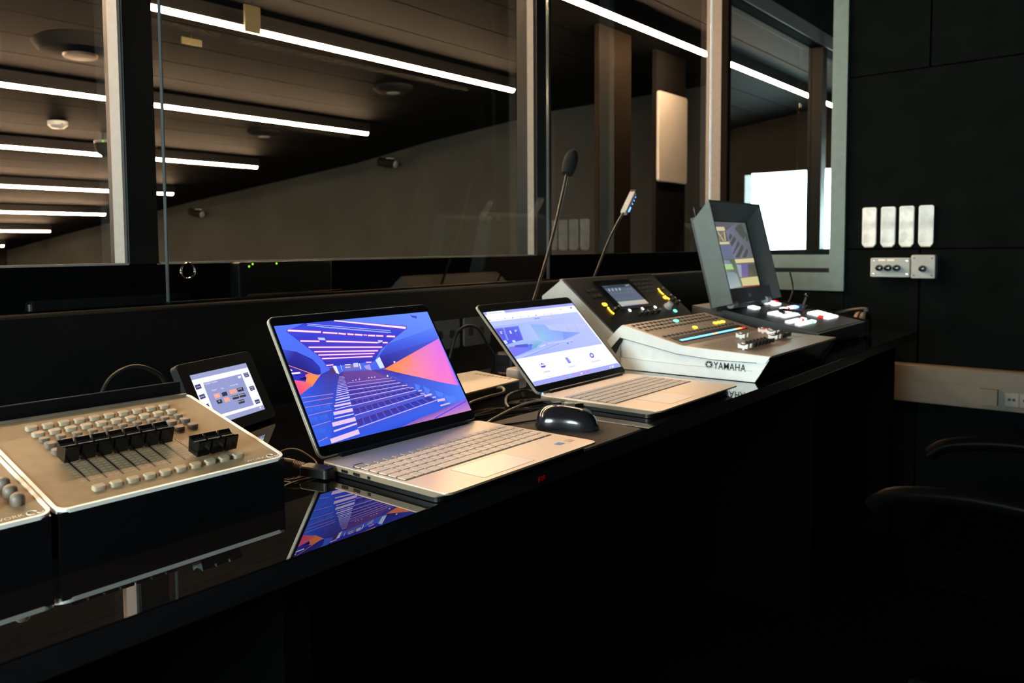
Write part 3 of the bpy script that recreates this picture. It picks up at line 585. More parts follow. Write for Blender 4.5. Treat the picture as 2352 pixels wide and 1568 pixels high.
 (((84,84,228),),[62.2,43.4,78.1,43.2,76.6,38.3,62.5,39.1]),
 (((84,84,228),),[62.6,48,66.3,48.8,65.7,46.3,62.8,45.9]),
 (((84,84,228),),[76.7,48.1,80.1,48.1,79.1,45.8,75.8,45.6]),
 (((84,84,228),),[75.7,43.9,81.3,42.7,79.8,40.2,75,41]),
 (((96,96,230),),[167.7,52.2,179,52.2,178,36.9,166.6,36.8]),
 (((225,228,255),),[170.1,50.6,173.3,50.7,173,48.4,169.7,48.3]),
 (((225,228,255),),[175.5,50.7,178.7,50.8,178.4,48.5,175.1,48.4]),
 (((225,228,255),),[170.1,46.3,173.4,46.4,173,44.1,169.8,44]),
 (((225,228,255),),[175.5,46.4,178.8,46.5,178.4,44.2,175.1,44.1]),
 (((225,228,255),),[170.2,42,173.4,42,173,39.8,169.8,39.7]),
 (((225,228,255),),[175.6,42.1,178.8,42.1,178.4,39.9,175.2,39.8]),
 (((86,88,232),),[283.1,43.6,280.5,41,277.1,38.9,273.4,37.8,269.9,37.7,267.2,38.7,265.6,40.6,265.5,43.1,266.8,45.9,269.4,48.6,272.8,50.6,276.5,51.8,280.1,51.9,282.8,51,284.3,49,284.5,46.5]),
 (((250,250,255),),[279,44.2,277.7,42.9,276,41.9,274.2,41.3,272.4,41.2,271.1,41.7,270.3,42.7,270.2,44,270.9,45.4,272.2,46.7,273.9,47.7,275.7,48.3,277.5,48.4,278.9,47.9,279.6,46.9,279.7,45.6]),
 (((190,192,240),),[60.2,14.8,84.6,14.7,83.9,13.7,59.5,13.8]),
 (((214,214,246),),[153.9,15.2,193,14.3,192.2,13.2,153.1,14.1]),
 (((222,222,248),),[247.2,15.5,304.4,14.8,303.5,13.7,246.3,14.4]),
 (((164,172,250),),[0,10.7,354.5,10.9,360,0,0,0]),
 (((150,205,255),),[138,7.6,144.5,7.6,141.8,3.5,135.3,3.5]),
 (((210,150,235),),[154,7.5,160.6,7.4,157.9,3.3,151.3,3.3]),
 (((255,120,165),),[173.1,7.2,179.8,7.2,177,3,170.3,3]),
 (((235,220,255),),[184.5,7,191.2,7,188.4,2.7,181.6,2.8]),
 (((250,130,190),),[196.5,7,203.3,7,200.4,2.8,193.6,2.8]),
 (((255,110,150),),[210.2,7,217.1,7,214.2,2.7,207.3,2.7]),
 (((222,226,255),),[310.1,6.9,317.6,6.9,314.5,2.4,307,2.5]),
 (((255,255,255),),[322.2,6.9,329.8,6.9,326.6,2.5,319,2.5]),],[
 ('Lotação', 58.7, 24.0, 23.8, (120, 124, 225)),
 ('Espaços', 158.7, 23.4, 25.0, (150, 154, 232)),
 ('Equipamento', 253.9, 24.4, 40.4, (150, 154, 232)),]),
'touch_controls':(160,95,[
 (((158,164,206),),[0,95,160,95,160,0,0,0]),
 (((250,250,255),),[0,86.1,159.6,85.8,160,8.5,0,9.3]),
 (((150,157,208),),[24.4,76.7,133.8,76.6,133.9,13.6,22.9,15.1]),
 (((72,76,120),),[2.2,76.3,16.9,76.6,17.2,68.5,2.5,67.5]),
 (((72,76,120),),[2.7,57.5,17,58.1,17.9,50.4,3.3,49.4]),
 (((72,76,120),),[6,39.1,17.1,39.7,17.7,33.5,7.6,32.7]),
 (((72,76,120),),[139.9,76.6,154.7,76.8,154.2,68.1,141.3,67.7]),
 (((72,76,120),),[140.3,49.1,155.2,49.3,154.9,41,141.2,40.4]),
 (((72,76,120),),[140,21.9,154.8,21.8,154.3,14.1,140.9,13.7]),
 (((245,170,150),),[39.2,53.1,55.5,52.5,54.3,44.5,39.3,44]),
 (((245,170,150),),[60.5,41.9,75,41.1,74.8,33.4,60.1,33]),
 (((245,170,150),),[83,52.4,102.9,52.3,101.6,44.1,82.6,44.1]),
 (((52,56,70),),[60.6,51.6,74.8,51.6,74.4,44.2,60.1,44.4]),
 (((52,56,70),),[39.2,40.7,54.1,40.7,53.6,33.6,40.5,33.6]),
 (((52,56,70),),[104.9,51.9,123.2,51.9,122.7,44.7,105.8,44.8]),
 (((52,56,70),),[83,40.6,101.7,40.6,101.5,33.2,83.4,33.7]),
 (((52,56,70),),[103.9,40.7,122.7,40.7,122.6,33.2,104.3,33.7]),
 (((52,56,70),),[93.5,29.8,112.2,29.9,112.2,22.8,94.5,23]),
 (((250,240,255),),[121.3,73.6,130.4,73.6,129.9,69.6,121,69.3]),
 (((190,195,225),),[5.2,72.6,14.5,72.6,14.3,71.6,5,71.5]),
 (((190,195,225),),[3.2,54.2,15.3,54.5,15.2,53.4,3.1,53.1]),
 (((190,195,225),),[142.6,75,152.9,75,152.6,73.9,142.3,73.9]),
 (((190,195,225),),[142.6,71.4,150.3,71.3,150,70.2,142.3,70.2]),
 (((190,195,225),),[142.8,47.3,152.9,47.2,152.6,46.1,142.5,46.1]),
 (((190,195,225),),[143.5,43.6,150.5,43.6,150.3,42.4,143.3,42.5]),
 (((190,195,225),),[142.7,18,152.7,17.7,152.5,16.6,142.4,16.8]),
 (((250,240,255),),[147.1,6.9,150.8,7,150.6,3.7,146.6,3.8]),],[
 ('Projeção Traseira', 24.3, 71.2, 37.3, (250, 240, 255)),
 ('Projetor', 38.7, 57.6, 13.8, (250, 240, 255)),
 ('Tela', 63.5, 57.5, 7.8, (250, 240, 255)),
 ('Fonte de Sinal', 89.8, 58.3, 23.0, (250, 240, 255)),
 ('On', 43.3, 47.7, 4.7, (250, 240, 255)),
 ('Off', 43.9, 36.9, 4.7, (250, 240, 255)),
 ('Blu-Ray', 108.0, 47.8, 10.6, (250, 240, 255)),
 ('HDMI Mesa 1', 82.7, 37.3, 18.9, (250, 240, 255)),
 ('HDMI Mesa 2', 103.6, 37.3, 19.4, (250, 240, 255)),
 ('Mesa Video', 94.1, 26.3, 16.9, (250, 240, 255)),]),
'mixer_display':(162,88,[
 (((84,96,112),(92,104,118),(100,104,125),(96,106,124)),[-0,88,162,88,162,0,-0,0]),
 (((56,66,76),),[-0,88,162,88,156.1,75.2,0.7,76.7]),
 (((130,142,146),),[132.6,84.6,158.3,85.6,153.7,79.3,129.2,79]),
 (((80,90,100),),[3.1,85.8,32.8,85.5,29.1,82.6,0,83]),
 (((165,175,182),),[21.3,74.5,28.6,74.6,23.6,64.8,15.5,64.3]),
 (((165,175,182),),[40.7,74.5,48.2,74.5,43,64.6,34.7,64.1]),
 (((165,175,182),),[60.7,74.4,68.5,74.4,63,64.4,54.5,63.9]),
 (((165,175,182),),[81.2,74.3,89.3,74.4,83.7,64.1,74.9,63.6]),
 (((112,126,140),),[122.5,69.2,129.4,69.2,126.7,63,119.8,63]),
 (((112,126,140),),[142.4,69.2,149.4,69.2,146.7,63,139.5,62.9]),
 (((122,124,140),),[9.7,54.7,21.5,54.7,19.1,52.8,7.3,52.8]),
 (((122,124,140),),[28.1,54.6,40.3,54.7,37.8,52.7,25.6,52.7]),
 (((122,124,140),),[47,54.5,59.5,54.6,57,52.7,44.5,52.6]),
 (((122,124,140),),[66.4,54.5,79.4,54.5,76.7,52.6,63.9,52.5]),
 (((122,124,140),),[86.5,54.4,99.8,54.5,97.1,52.5,83.8,52.4]),
 (((122,124,140),),[107.1,54.3,120.8,54.4,118,52.4,104.3,52.3]),
 (((122,124,140),),[128.3,54.3,142.5,54.4,139.6,52.3,125.5,52.2]),
 (((116,118,142),),[10.2,31.6,20.4,31.4,18.3,29.8,8.1,30]),
 (((116,118,142),),[28.5,31.2,39.1,31,36.8,29.3,26.4,29.6]),
 (((116,118,142),),[47.4,30.8,58.2,30.6,55.9,28.9,45.2,29.1]),
 (((116,118,142),),[66.8,30.4,78,30.2,75.6,28.5,64.5,28.7]),
 (((116,118,142),),[86.8,30,98.3,29.8,95.8,28.1,84.4,28.3]),
 (((116,118,142),),[107.3,29.6,119.2,29.3,116.7,27.6,104.9,27.8]),
 (((116,118,142),),[128.5,29.1,140.7,28.9,138.1,27.1,126,27.4]),
 (((172,180,172),(190,186,172),(196,172,152),(176,180,160)),[3.4,19.8,161.8,18.2,162,0,-0,0]),
 (((150,145,190),),[19.9,5.5,116.1,3,117.8,0,14.5,0.9]),],[
]),
'monitor_picture':(240,230,[
 (((92,90,96),(100,104,108),(110,110,100),(130,150,150)),[-0,230,240,230,240,0,-0,0]),
 (((120,116,142),(104,106,112),(88,96,90),(100,104,110),(120,118,148)),[71.9,197.7,155.5,226.2,240,230,240,102,88.1,101.4]),
 (((76,84,78),),[82.5,177.6,103.6,191.4,113.9,180.2,88,164.5]),
 (((76,84,78),),[85.2,158.1,130,181.6,137.6,169.3,88.8,141.4]),
 (((76,84,78),),[86,119.5,149,165,157.6,152,87.7,115.6]),
 (((76,84,78),),[96.8,105,173.2,152.1,183.5,139.3,128.2,103.6]),
 (((76,84,78),),[150.4,104.2,204.3,138.2,213,126.6,183.6,103.8]),
 (((76,84,78),),[145.9,206.4,173.9,221.7,209.4,225.3,225.1,186.4,195,169.9]),
 (((76,84,78),),[218.8,193.4,236.4,191.3,238.8,168,214.1,161]),
 (((206,196,160),),[5.6,212.4,67.2,212.8,68.9,199.5,6.6,198.2]),
 (((120,112,96),),[7.1,197.6,68.6,198.8,59.5,162.2,4.1,161.4]),
 (((206,196,160),),[13.8,195.3,42.4,164,37.7,162.2,9.1,193.3]),
 (((150,140,118),),[50,194.3,6.2,162.2,3,163.5,46.7,195.7]),
 (((206,196,160),),[60.9,196.6,54.9,162.4,49.7,161.9,55.5,196.1]),
 (((206,196,160),),[5.3,159.8,77.3,161,78.5,152.8,4.3,151.6]),
 (((104,112,136),),[5.7,150.5,78.8,151.8,87.2,103.3,4,102.7]),
 (((96,104,92),(92,98,88),(120,132,110),(150,170,150)),[4.7,102.7,87.6,100.4,100.9,4,-0,0]),
 (((130,132,168),),[5,98.2,44.8,96.6,53.9,86.5,4.5,86.2]),
 (((165,200,140),),[4.1,85,60.1,83.7,65.9,64.6,1.5,65.3]),
 (((128,145,152),(130,146,150),(150,168,160),(166,180,170),(160,176,180)),[4.8,57.3,65.8,54.5,80.8,45,91.6,4.4,1.7,0.6]),
 (((214,200,152),),[88.7,98.9,240,100.4,240,86,91.4,85.4]),
 (((150,160,176),),[93.4,80.3,129.5,79.5,119.2,36.3,97.5,36]),
 (((110,96,160),(112,98,164),(118,104,150),(120,110,150)),[129.5,79.5,181.6,79.2,161.9,36.3,112.7,36.5]),
 (((84,86,78),(80,84,74),(92,90,70),(110,104,96)),[181.6,79.2,240,80.7,240,34.4,161.9,36.3]),
 (((206,198,142),),[102,32.2,240,34.1,239.9,3.5,105.3,4.9]),
 (((150,60,40),),[105.3,4.9,239.9,3.5,240,0,105,1.1]),],[
]),
}
# ================================================================== THE BOOTH
XW = 3.88            # right wall of the booth
YF = 1.62            # face of the window wall
DZ = .75             # desk top
structure('floor', MB().box(-1.6, XW, -2.2, YF, -.05, 0), M_FLOOR)
structure('ceiling', MB().box(-1.6, XW, -2.2, YF+.08, 2.75, 2.80), M_BLACKWALL)
structure('wall_left', MB().box(-1.68, -1.6, -2.2, -.32, 0, 2.80).box(-1.68, -1.6, .88, YF+.08, 0, 2.80).box(-1.68, -1.6, -.32, .88, 0, 1.0).box(-1.68, -1.6, -.32, .88, 1.9, 2.80), M_BLACKWALL)
w0 = bpy.data.objects.new('window_6', None); col.objects.link(w0); w0['kind'] = 'structure'; w0['label'] = 'unseen window added in the left wall of the booth for side light'
MB().box(-1.65, -1.64, -.32, .88, 1.0, 1.9).build('pane', M_GLASS, w0); MB().box(-1.66, -1.62, .26, .30, 1.0, 1.9).build('window_bar', M_FRAME, w0)
structure('wall_back', MB().box(-1.68, XW+.1, -2.28, -2.2, 0, 2.80), M_BLACKWALL)
wf = MB()
wf.box(-1.68, XW, YF, YF+.07, 0, 1.048).box(-1.68, XW, YF, YF+.07, 2.31, 2.75).box(-1.68, -1.0, YF, YF+.07, 1.048, 2.31)
structure('wall_front', wf, M_BLACKWALL)
structure('trim_1', MB().box(-1.0, XW, YF-.012, YF, 2.315, 2.395), M_ALU)               # head rail
# window posts
structure('trim_2', MB().box(.812, .878, YF-.01, YF+.075, 1.048, 2.31), M_FRAME)
structure('trim_3', MB().box(2.300, 2.388, YF-.01, YF+.075, 1.048, 2.31), M_FRAME)
structure('trim_4', MB().box(-1.0, .812, YF-.006, YF+.004, 1.046, 1.0505), M_ALU)       # bright sill lines
structure('trim_5', MB().box(.878, 2.300, YF-.006, YF+.004, 1.046, 1.0505), M_ALU)
def window(n, x0, x1, ypane, jambs, label):
    w = bpy.data.objects.new('window_%d' % n, None); col.objects.link(w); w['kind'] = 'structure'; w['label'] = label
    MB().box(x0, x1, ypane, ypane+.008, 1.05, 2.31).build('pane', M_GLASS, w)
    for jx0, jx1, y0, y1 in jambs: MB().box(jx0, jx1, y0, y1, 1.05, 2.31).build('jamb', M_ALU, w)
    return w
window(1, -1.0, .808, YF+.052, [(.806, .812, YF, YF+.045)], 'glass pane of the window beside the dark post')
window(2, .878, 2.296, YF+.052, [(2.293, 2.300, YF, YF+.026)], 'wide middle glass pane between two dark posts')
window(3, 2.388, XW-.012, YF+.052, [(XW-.012, XW-.006, YF, YF+.045), (XW-.012, XW-.006, YF+.05, YF+.075)], 'glass pane next to the side wall')
# window ledge
structure('ledge', MB().box(-1.6, XW, 1.5, YF, .60, .960), M_FRAME)
structure('trim_6', MB().prism([(1.4965,.9565),(1.4965,.9605),(1.499,.963),(1.52,.963),(1.52,.9565)], -1.6, XW, 'x'), M_DESKEDGE)
# sliding pane in front of the posts
sp = thing('sliding_glass_panel', 'frameless sliding glass panel with a round finger pull in front of the window', 'glass panel', (0, 1.556, .963))
MB().box(.868, 2.284, -.005, .005, .004, 1.75).build('pane', M_GLASS, sp)
MB().box(.8655, .868, -.005, .005, .004, 1.75).build('polished_edge', M_GEDGE, sp)
MB().box(2.284, 2.2885, -.005, .005, .004, 1.75).build('polished_edge', M_GEDGE, sp)
MB().box(.8645, 2.2885, -.009, .009, 0, .004).build('bottom_channel', M_FRAME, sp)
fp = MB(); fp.tube([(.912+.0165*math.cos(a*math.pi/10), -.006, .0685+.0165*math.sin(a*math.pi/10)) for a in range(20)], .0022, 8, 2, closed=True)
fp.build('finger_pull', M_CHROME, sp, smooth=True)

# right wall: black panels with open joints, a window of dark reflective glass
wr = structure('wall_right', MB().box(XW+.012, XW+.09, -2.2, 1.055, 0, 2.75).box(XW+.012, XW+.09, 1.055, YF, 0, .87), M_BLACKWALL)
for y0, y1, z0, z1 in [(.745,1.052,1.806,2.75),(-.5,.738,1.806,2.75),(-.5,1.052,1.055,1.80),(.765,1.052,.57,1.049),(-.5,.758,.57,1.049),(-.5,.758,0,.41),(.765,1.052,0,.41),(-2.2,-.507,0,2.75)]:
    MB().prism(rr(y0, z0, y1, z1, .003, 1), XW-.004, XW+.012, 'x').build('panel', M_WALL, wr)
MB().box(XW-.004, XW+.012, 1.055, YF, 0, .862).build('panel', M_WALL, wr)
w4 = bpy.data.objects.new('window_4', None); col.objects.link(w4); w4['kind'] = 'structure'; w4['label'] = 'side window of dark reflective glass in a pale frame'
MB().box(XW+.006, XW+.014, 1.105, 1.592, 1.02, 2.75).build('pane', M_MIRROR, w4)
MB().box(XW-.02, XW+.016, 1.052, 1.113, .866, 2.75).build('jamb', M_RFRAME, w4)
MB().box(XW-.012, XW+.016, 1.113, 1.60, .968, 1.028).build('sill_reflection_rail', M_RFRAME, w4)  # rails and groove stand in for the sill and ledge mirrored here
MB().box(XW-.012, XW+.016, 1.113, 1.60, .866, .948).build('sill_reflection_rail', M_RFRAME, w4)
MB().box(XW-.002, XW+.016, 1.113, 1.60, .948, .968).build('sill_reflection_groove', M_FRAME, w4)
MB().box(XW-.014, XW+.016, 1.588, YF, .866, 2.31).build('corner_post', M_BROWN, w4)

# ================================================================== THE AUDITORIUM BEYOND THE GLASS
HC = 1.67
def cz(y): return 1.071+HC-.12*y           # sloping plane in which the light tubes hang
# side wall runs along a gentle bend
path = [(3.92,1.70),(7.2,2.2),(6.8,2.98),(6.2,4.15),(6.0,5.45),(5.98,6.6),(5.5,9.2),(5.15,12.0),(4.95,14.0)]
wv = [(x,y,z) for x,y in path for z in (-.6,2.9)]
structure('wall_auditorium_right', MB().add(wv+[(x+.1,y+.02,z) for x,y,z in wv], [(2*i,2*i+2,2*i+3,2*i+1) for i in range(len(path)-1)]+[(2*len(path)+2*i,2*len(path)+2*i+2,2*len(path)+2*i+3,2*len(path)+2*i+1) for i in range(len(path)-1)]), M_SIDE)
structure('wall_auditorium_far', MB().box(-1.3, 6, 14, 14.1, -1, 3), M_AUDDARK)
wl = MB()
wl.box(-1.30,-1.20,1.62,2.30,-1,3.1).box(-1.30,-1.20,3.38,14,-1,3.1).box(-1.30,-1.20,2.30,3.38,-1,.93).box(-1.30,-1.20,2.30,3.38,1.88,3.1)
structure('wall_auditorium_left', wl, M_AUDDARK)
structure('floor_auditorium', MB().box(-1.3, 7.6, 1.70, 14, -.66, -.6), M_AUDDARK)
w5 = bpy.data.objects.new('window_5', None); col.objects.link(w5); w5['kind'] = 'structure'; w5['label'] = 'bright daylight window in the side wall of the auditorium'
fr = MB(); fr.ring([(2.26,.89),(3.42,.89),(3.42,1.92),(2.26,1.92)], [(2.31,.94),(3.37,.94),(3.37,1.87),(2.31,1.87)], -1.22, -1.18)
fr.v = [(z, a, b) for a, b, z in fr.v]; fr.build('window_frame', M_BROWN, w5)
MB().box(-1.27,-1.24,2.50,2.54,.93,1.88).build('window_bar', M_AUDDARK, w5)
ca = structure('ceiling_auditorium', MB().prism([(1.70, cz(1.70)+.10),(14, cz(14)+.10),(14, cz(14)+.16),(1.70, cz(1.70)+.16)], -1.3, 7.6, 'x'), M_BLACKWALL)
sl = math.atan(.12)
plank = MB().box(-1.2, 7.5, -.143, .143, 0, .02).mesh('board', M_CEIL)
for k in range(42):
    y = 1.86+k*.292
    link('board', plank, ca, at(0, y, cz(y)+.082) @ Matrix.Rotation(-sl, 4, 'X'))
lights = [(2.46,5.62),(3.74,5.04),(5.25,4.91),(6.78,4.81),(8.32,4.75),(9.80,4.65),(11.26,4.56),(12.77,4.49)]
names = ['closest to the booth window','second from the booth window','third from the booth window','fourth from the booth window','fifth from the booth window','sixth from the booth window','seventh from the booth window','farthest from the booth window']
for (y, xe), nm in zip(lights, names):
    t = thing('light_tube', 'warm white tube light across the auditorium ceiling, '+nm, 'light', M=at(0, y, cz(y)) @ Matrix.Rotation(-sl, 4, 'X'), group='tube lights on the auditorium ceiling')
    hs = [(.020*math.cos(a), .020*math.sin(a)) for a in [math.pi+math.pi*k/10 for k in range(11)]]      # half round diffuser under an opaque rail
    tb = MB().prism(hs, -.88, xe-.02, 'x')
    tb.build('diffuser', M_STRIP, t)
    MB().box(-.90, xe, -.026, .026, .0, .082).build('mounting_rail', M_BLACK, t)
# posts and panel standing in for bands reflected in the glass
structure('reflection_post', MB().box(4.54, 4.96, 2.70, 2.73, -.6, cz(2.7)+.08), M_BROWN)
structure('reflection_post', MB().box(5.40, 5.88, 2.74, 2.77, -.6, cz(2.74)+.08), M_AUDDARK)
tag(MB().slab(rr(5.41, 1.55, 5.87, 2.20, .02), 0, .02, .004).build('reflection_panel', M_CREAM, None, Matrix.Translation((0,2.74,0)) @ Matrix.Rotation(math.pi/2, 4, 'X')), 'tall cream panel standing in for a bright reflection in the glass', 'panel')
# fittings on the auditorium ceiling and wall
def ceiling_thing(name, label, cat, x, y, group=None, drop=.08): return thing(name, label, cat, (x, y, cz(y)+drop), group=group)
p = ceiling_thing('projector', 'dark round ceiling projector with a rust coloured face', 'projector', 1.93, 4.30, drop=.035)
MB().lathe([(.05,-.035),(.20,-.045),(.24,-.07),(.20,-.12),(.08,-.13)], 24).build('body', M_FIT, p, smooth=True)
MB().lathe([(.01,-.145),(.085,-.143),(.09,-.125)], 20).build('face_ring', M_ORANGE, p, smooth=True)
MB().cyl((.22,-.02,-.075),(.24,-.03,-.075),.012).build('lens', M_CHROME, p)
p = ceiling_thing('access_point', 'small white wireless access point on the dark ceiling', 'access point', 2.60, 6.22)
MB().lathe([(.01,-.055),(.045,-.05),(.07,-.03),(.072,0)], 20).build('body', mat('white_plastic', (.4,.42,.42), .4, noise=.03), p, smooth=True)
MB().box(-.008,.008,-.075,-.07,-.03,-.02).build('status_light', M_MGREY, p)
p = ceiling_thing('dome_camera', 'dark dome camera with a tiny green light hanging by the tube light', 'camera', 3.05, 6.40)
MB().cyl((0,0,0),(0,0,-.06),.03).build('stem', M_BLACK, p)
MB().lathe([(.03,-.06),(.08,-.07),(.082,-.12),(.07,-.16),(.03,-.19),(.005,-.195)], 20).build('dome', M_FIT, p, smooth=True)
MB().lathe([(.082,-.085),(.086,-.08),(.086,-.07),(.082,-.065)], 20).build('collar', M_MGREY, p)
MB().ball((-.05,-.07,-.078), .007).build('indicator_light', G_LIME, p)
for x, y, lab in ((4.30,4.32,'dark recessed spotlight fitting on the ceiling near the second tube light'),(4.20,5.82,'dark recessed spotlight fitting on the ceiling near the third tube light')):
    p = ceiling_thing('ceiling_spotlight', lab, 'spotlight', x, y, 'recessed ceiling spotlights')
    MB().lathe([(.05,-.05),(.12,-.045),(.15,-.02),(.15,0)], 20).build('ring', M_FIT, p, smooth=True)
    MB().lathe([(.01,-.054),(.05,-.052),(.052,-.045)], 16).build('lens', M_MGREY, p)
for x, y, w, d, lab in ((2.54,3.60,.10,.20,'tall yellow tag hanging at the second tube light'),(2.52,4.17,.13,.03,'small yellow tag on the dark ceiling boards')):
    p = ceiling_thing('yellow_tag', lab, 'tag', x, y, 'yellow ceiling tags')
    MB().box(-w/2, w/2, -.004, .004, -.04-d*.6, -.02).build('plate', M_YEL, p); MB().cyl((0,0,-.02),(0,0,0),.003,n=6).build('cord', M_BLACK, p)
for x, y, z, lab in ((5.90,5.92,1.965,'small wall spotlight near the top of the grey auditorium wall'),(5.50,8.95,1.56,'small wall spotlight low on the far part of the grey wall')):
    p = thing('wall_spotlight', lab, 'spotlight', (x, y, z), group='wall spotlights')
    MB().cyl((.08,0,0),(-.05,0,0),.015).build('bracket', M_BLACK, p)
    MB().lathe([(.02,-.14),(.045,-.13),(.05,-.02),(.04,.06),(.015,.08)], 16, (-.07,0,0), (.25,-.9,-.2)).build('lamp_body', M_FIT, p, smooth=True)
    MB().lathe([(.005,.083),(.034,.081),(.04,.07)], 16, (-.07,0,0), (.25,-.9,-.2)).build('lamp_face', M_MGREY, p)
    MB().box(-.10,-.03,-.02,.05,.047,.053).build('top_cap', M_GREY, p)

# ================================================================== DESK
dk = thing('desk', 'long glossy black control desk under the window', 'desk', (0,0,0))
MB().prism([(.665,.722),(.665,.7494),(.6656,.75),(1.5,.75),(1.5,.722)], -1.55, 3.35, 'x').build('top', M_DESK, dk)
MB().box(-1.55, 3.35, .6640, .6655, .7235, .7478).build('edge_band', M_BLACK, dk)
MB().box(-1.5, 3.3, 1.0, 1.03, .06, .722).build('modesty_panel', M_BLACKWALL, dk)
for x in (-1.5, .55, 2.4, 3.28): MB().box(x-.02, x+.02, .72, 1.46, 0, .722).build('leg_panel', M_BLACKWALL, dk)
lt = MB()
for k, w in enumerate((.004,.002,.003,.004)): lt.box(.948+k*.0045, .948+k*.0045+w*.8, .6632, .6638, .730+.002*(k%2), .738)
lt.build('clock_display', G_REDDIM, dk)
# cable sockets let into the back of the desk
for x0, x1, lab in ((1.63,1.745,'dark grey socket plate on the desk riser behind the cable loop'),(1.765,1.89,'dark grey socket plate on the desk riser hidden partly by the open laptop')):
    s = thing('socket_plate', lab, 'socket', (x0, 1.5, .83), group='socket plates on the riser')
    MB().slab(rr(0,-.042,x1-x0,.042,.006), 0, .006, .001).build('plate', mat('charcoal_plate', (.05,.05,.045), .5, noise=.1), s, Matrix.Rotation(math.pi/2, 4, 'X'))
    for k in range(2): MB().lathe([(.004,.0065),(.012,.0068),(.013,.0055)], 14, (.03+k*.05, 0, 0)).build('outlet', M_BLACK, s, Matrix.Rotation(math.pi/2, 4, 'X'))

# ================================================================== LAPTOPS
def pill_row(units, total, gap):
    u = sum(units); x = 0; out = []
    for w in units:
        ww = w/u*total; out.append((x+gap/2, x+ww-gap/2)); x += ww
    return out
KROWS = [[1]*15+[1]*4, [1]*13+[2]+[1]*4, [1.5]+[1]*12+[1.5]+[1]*4, [1.75]+[1]*11+[2.25]+[1]*4, [1.25]+[1]*11+[2.75]+[1]*3+[1], [1.2,1,1,1.1,5.3,1.1,1.2,1.1,1,1,1,2,1]]
def laptop(label, loc, w, yf, yb, tilt, lidlen, key, kb, pad, keymat, sw, sh, sy, dark=False, pic_gain=1.0):
    L = thing('laptop', label, 'laptop', loc)
    h = .0175
    base = MB(); T = rr(-w/2, yf, w/2, yb, .012, 5); n_ = len(T)
    def under(p, k): return (p[0]*(1-.004*k), p[1]+(.016*k*max(0, 1-(p[1]-yf)/.05)))
    V = [(a, b, h) for a, b in [((x*(1-.0012/abs(x)*.5), y) if x else (x, y)) for x, y in T]]+[(a, b, h-.0012) for a, b in T]+[(a, b, h-.0030) for a, b in T]+[(*under(q_, 1), .0085) for q_ in T]
    base.add(V, [tuple(range(n_)), tuple(range(3*n_, 4*n_))[::-1]]+[(k*n_+i, k*n_+(i+1)%n_, (k+1)*n_+(i+1)%n_, (k+1)*n_+i) for k in range(3) for i in range(n_)])
    bo = base.build('base', M_SILVER, L, smooth=True); bo.data.materials.append(M_SHELLSHADE)
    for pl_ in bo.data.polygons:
        if pl_.normal.z < .3: pl_.material_index = 1  # side and under faces darkened in colour, standing in for shade
    MB().slab(rr(-w/2+.004, yf+.020, w/2-.004, yb-.004, .01, 4), .001, .0086, .0005).build('underside', M_BLACK, L)
    x0, x1, y0, y1 = kb
    MB().slab(rr(x0-.001, y0-.001, x1+.001, y1+.001, .002, 2), h-.001, h+.0002, .0001).build('keyboard_well', M_WELL, bo)
    rows = len(KROWS); hs = [.72]+[1]*(rows-1); tot = sum(hs); y = y1
    cache = {}
    for r, units in enumerate(KROWS):
        rh = (y1-y0)*hs[r]/tot; y -= rh
        for a, b in pill_row(units, x1-x0, .0026):
            kw = round(b-a, 4); kd = round(rh-.0026, 4)
            if (kw, kd) not in cache:
                cache[(kw, kd)] = MB().slab(rr(-kw/2, -kd/2, kw/2, kd/2, .0012, 1), 0, .0013, .0003).mesh('key', keymat)
            link('key', cache[(kw, kd)], bo, at(x0+(a+b)/2, y+rh/2, h+.0002))
    px0, px1, py0, py1 = pad
    MB().slab(rr(px0, py0, px1, py1, .003, 3), h-.001, h+.0003, .0002).build('trackpad', mat('trackpad', (.60,.58,.56), .3, .25, noise=.02), L)
    MB().ring(rr(px0-.0006, py0-.0006, px1+.0006, py1+.0006, .0034, 3), rr(px0, py0, px1, py1, .003, 3), h-.0005, h+.00025).build('trackpad_seam', M_MGREY, L)
    for fx in (-1, 1): MB().lathe([(.006,-.0),(.007,.003)], 10, (fx*(w/2-.03), yf+.03, 0)).build('rubber_foot', M_BLACK, L)
    # hinge and lid
    MB().cyl((-w/2+.035, yb-.002, h-.001), (w/2-.035, yb-.002, h-.001), .0065, n=12).build('hinge', M_BLACK, L, smooth=True)
    t = math.radians(tilt)
    LM = frame((0, yb-.001, h-.001), (1,0,0), (0, math.sin(t), math.cos(t)))
    lid = MB().slab(rr(-w/2, .004, w/2, lidlen, .011, 5), -.005, .0005, .0008).build('lid', M_LID, L, LM, smooth=True)
    MB().slab(rr(-w/2+.0016, .0055, w/2-.0016, lidlen-.0016, .0098, 5), .0004, .0014, .0004).build('bezel', M_BEZEL, lid)
    MB().box(-.03, .03, lidlen-.0005, lidlen+.0012, -.003, .001).build('camera_lip', M_BEZEL, lid)
    MB().lathe([(.0005,.0016),(.0016,.00155),(.0018,.0014)], 10, (0, lidlen-.006, 0)).build('webcam', M_BLACKG, lid)
    screen('display', key, lid, at(-sw/2, sy, .0015), sw, sh, pic_gain)
    return L, bo, lid
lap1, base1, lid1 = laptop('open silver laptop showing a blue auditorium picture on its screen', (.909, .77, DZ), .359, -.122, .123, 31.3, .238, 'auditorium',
    (-.172, .170, -.042, .061), (-.094, .022, -.112, -.052), M_KEY, .347, .2005, .021)
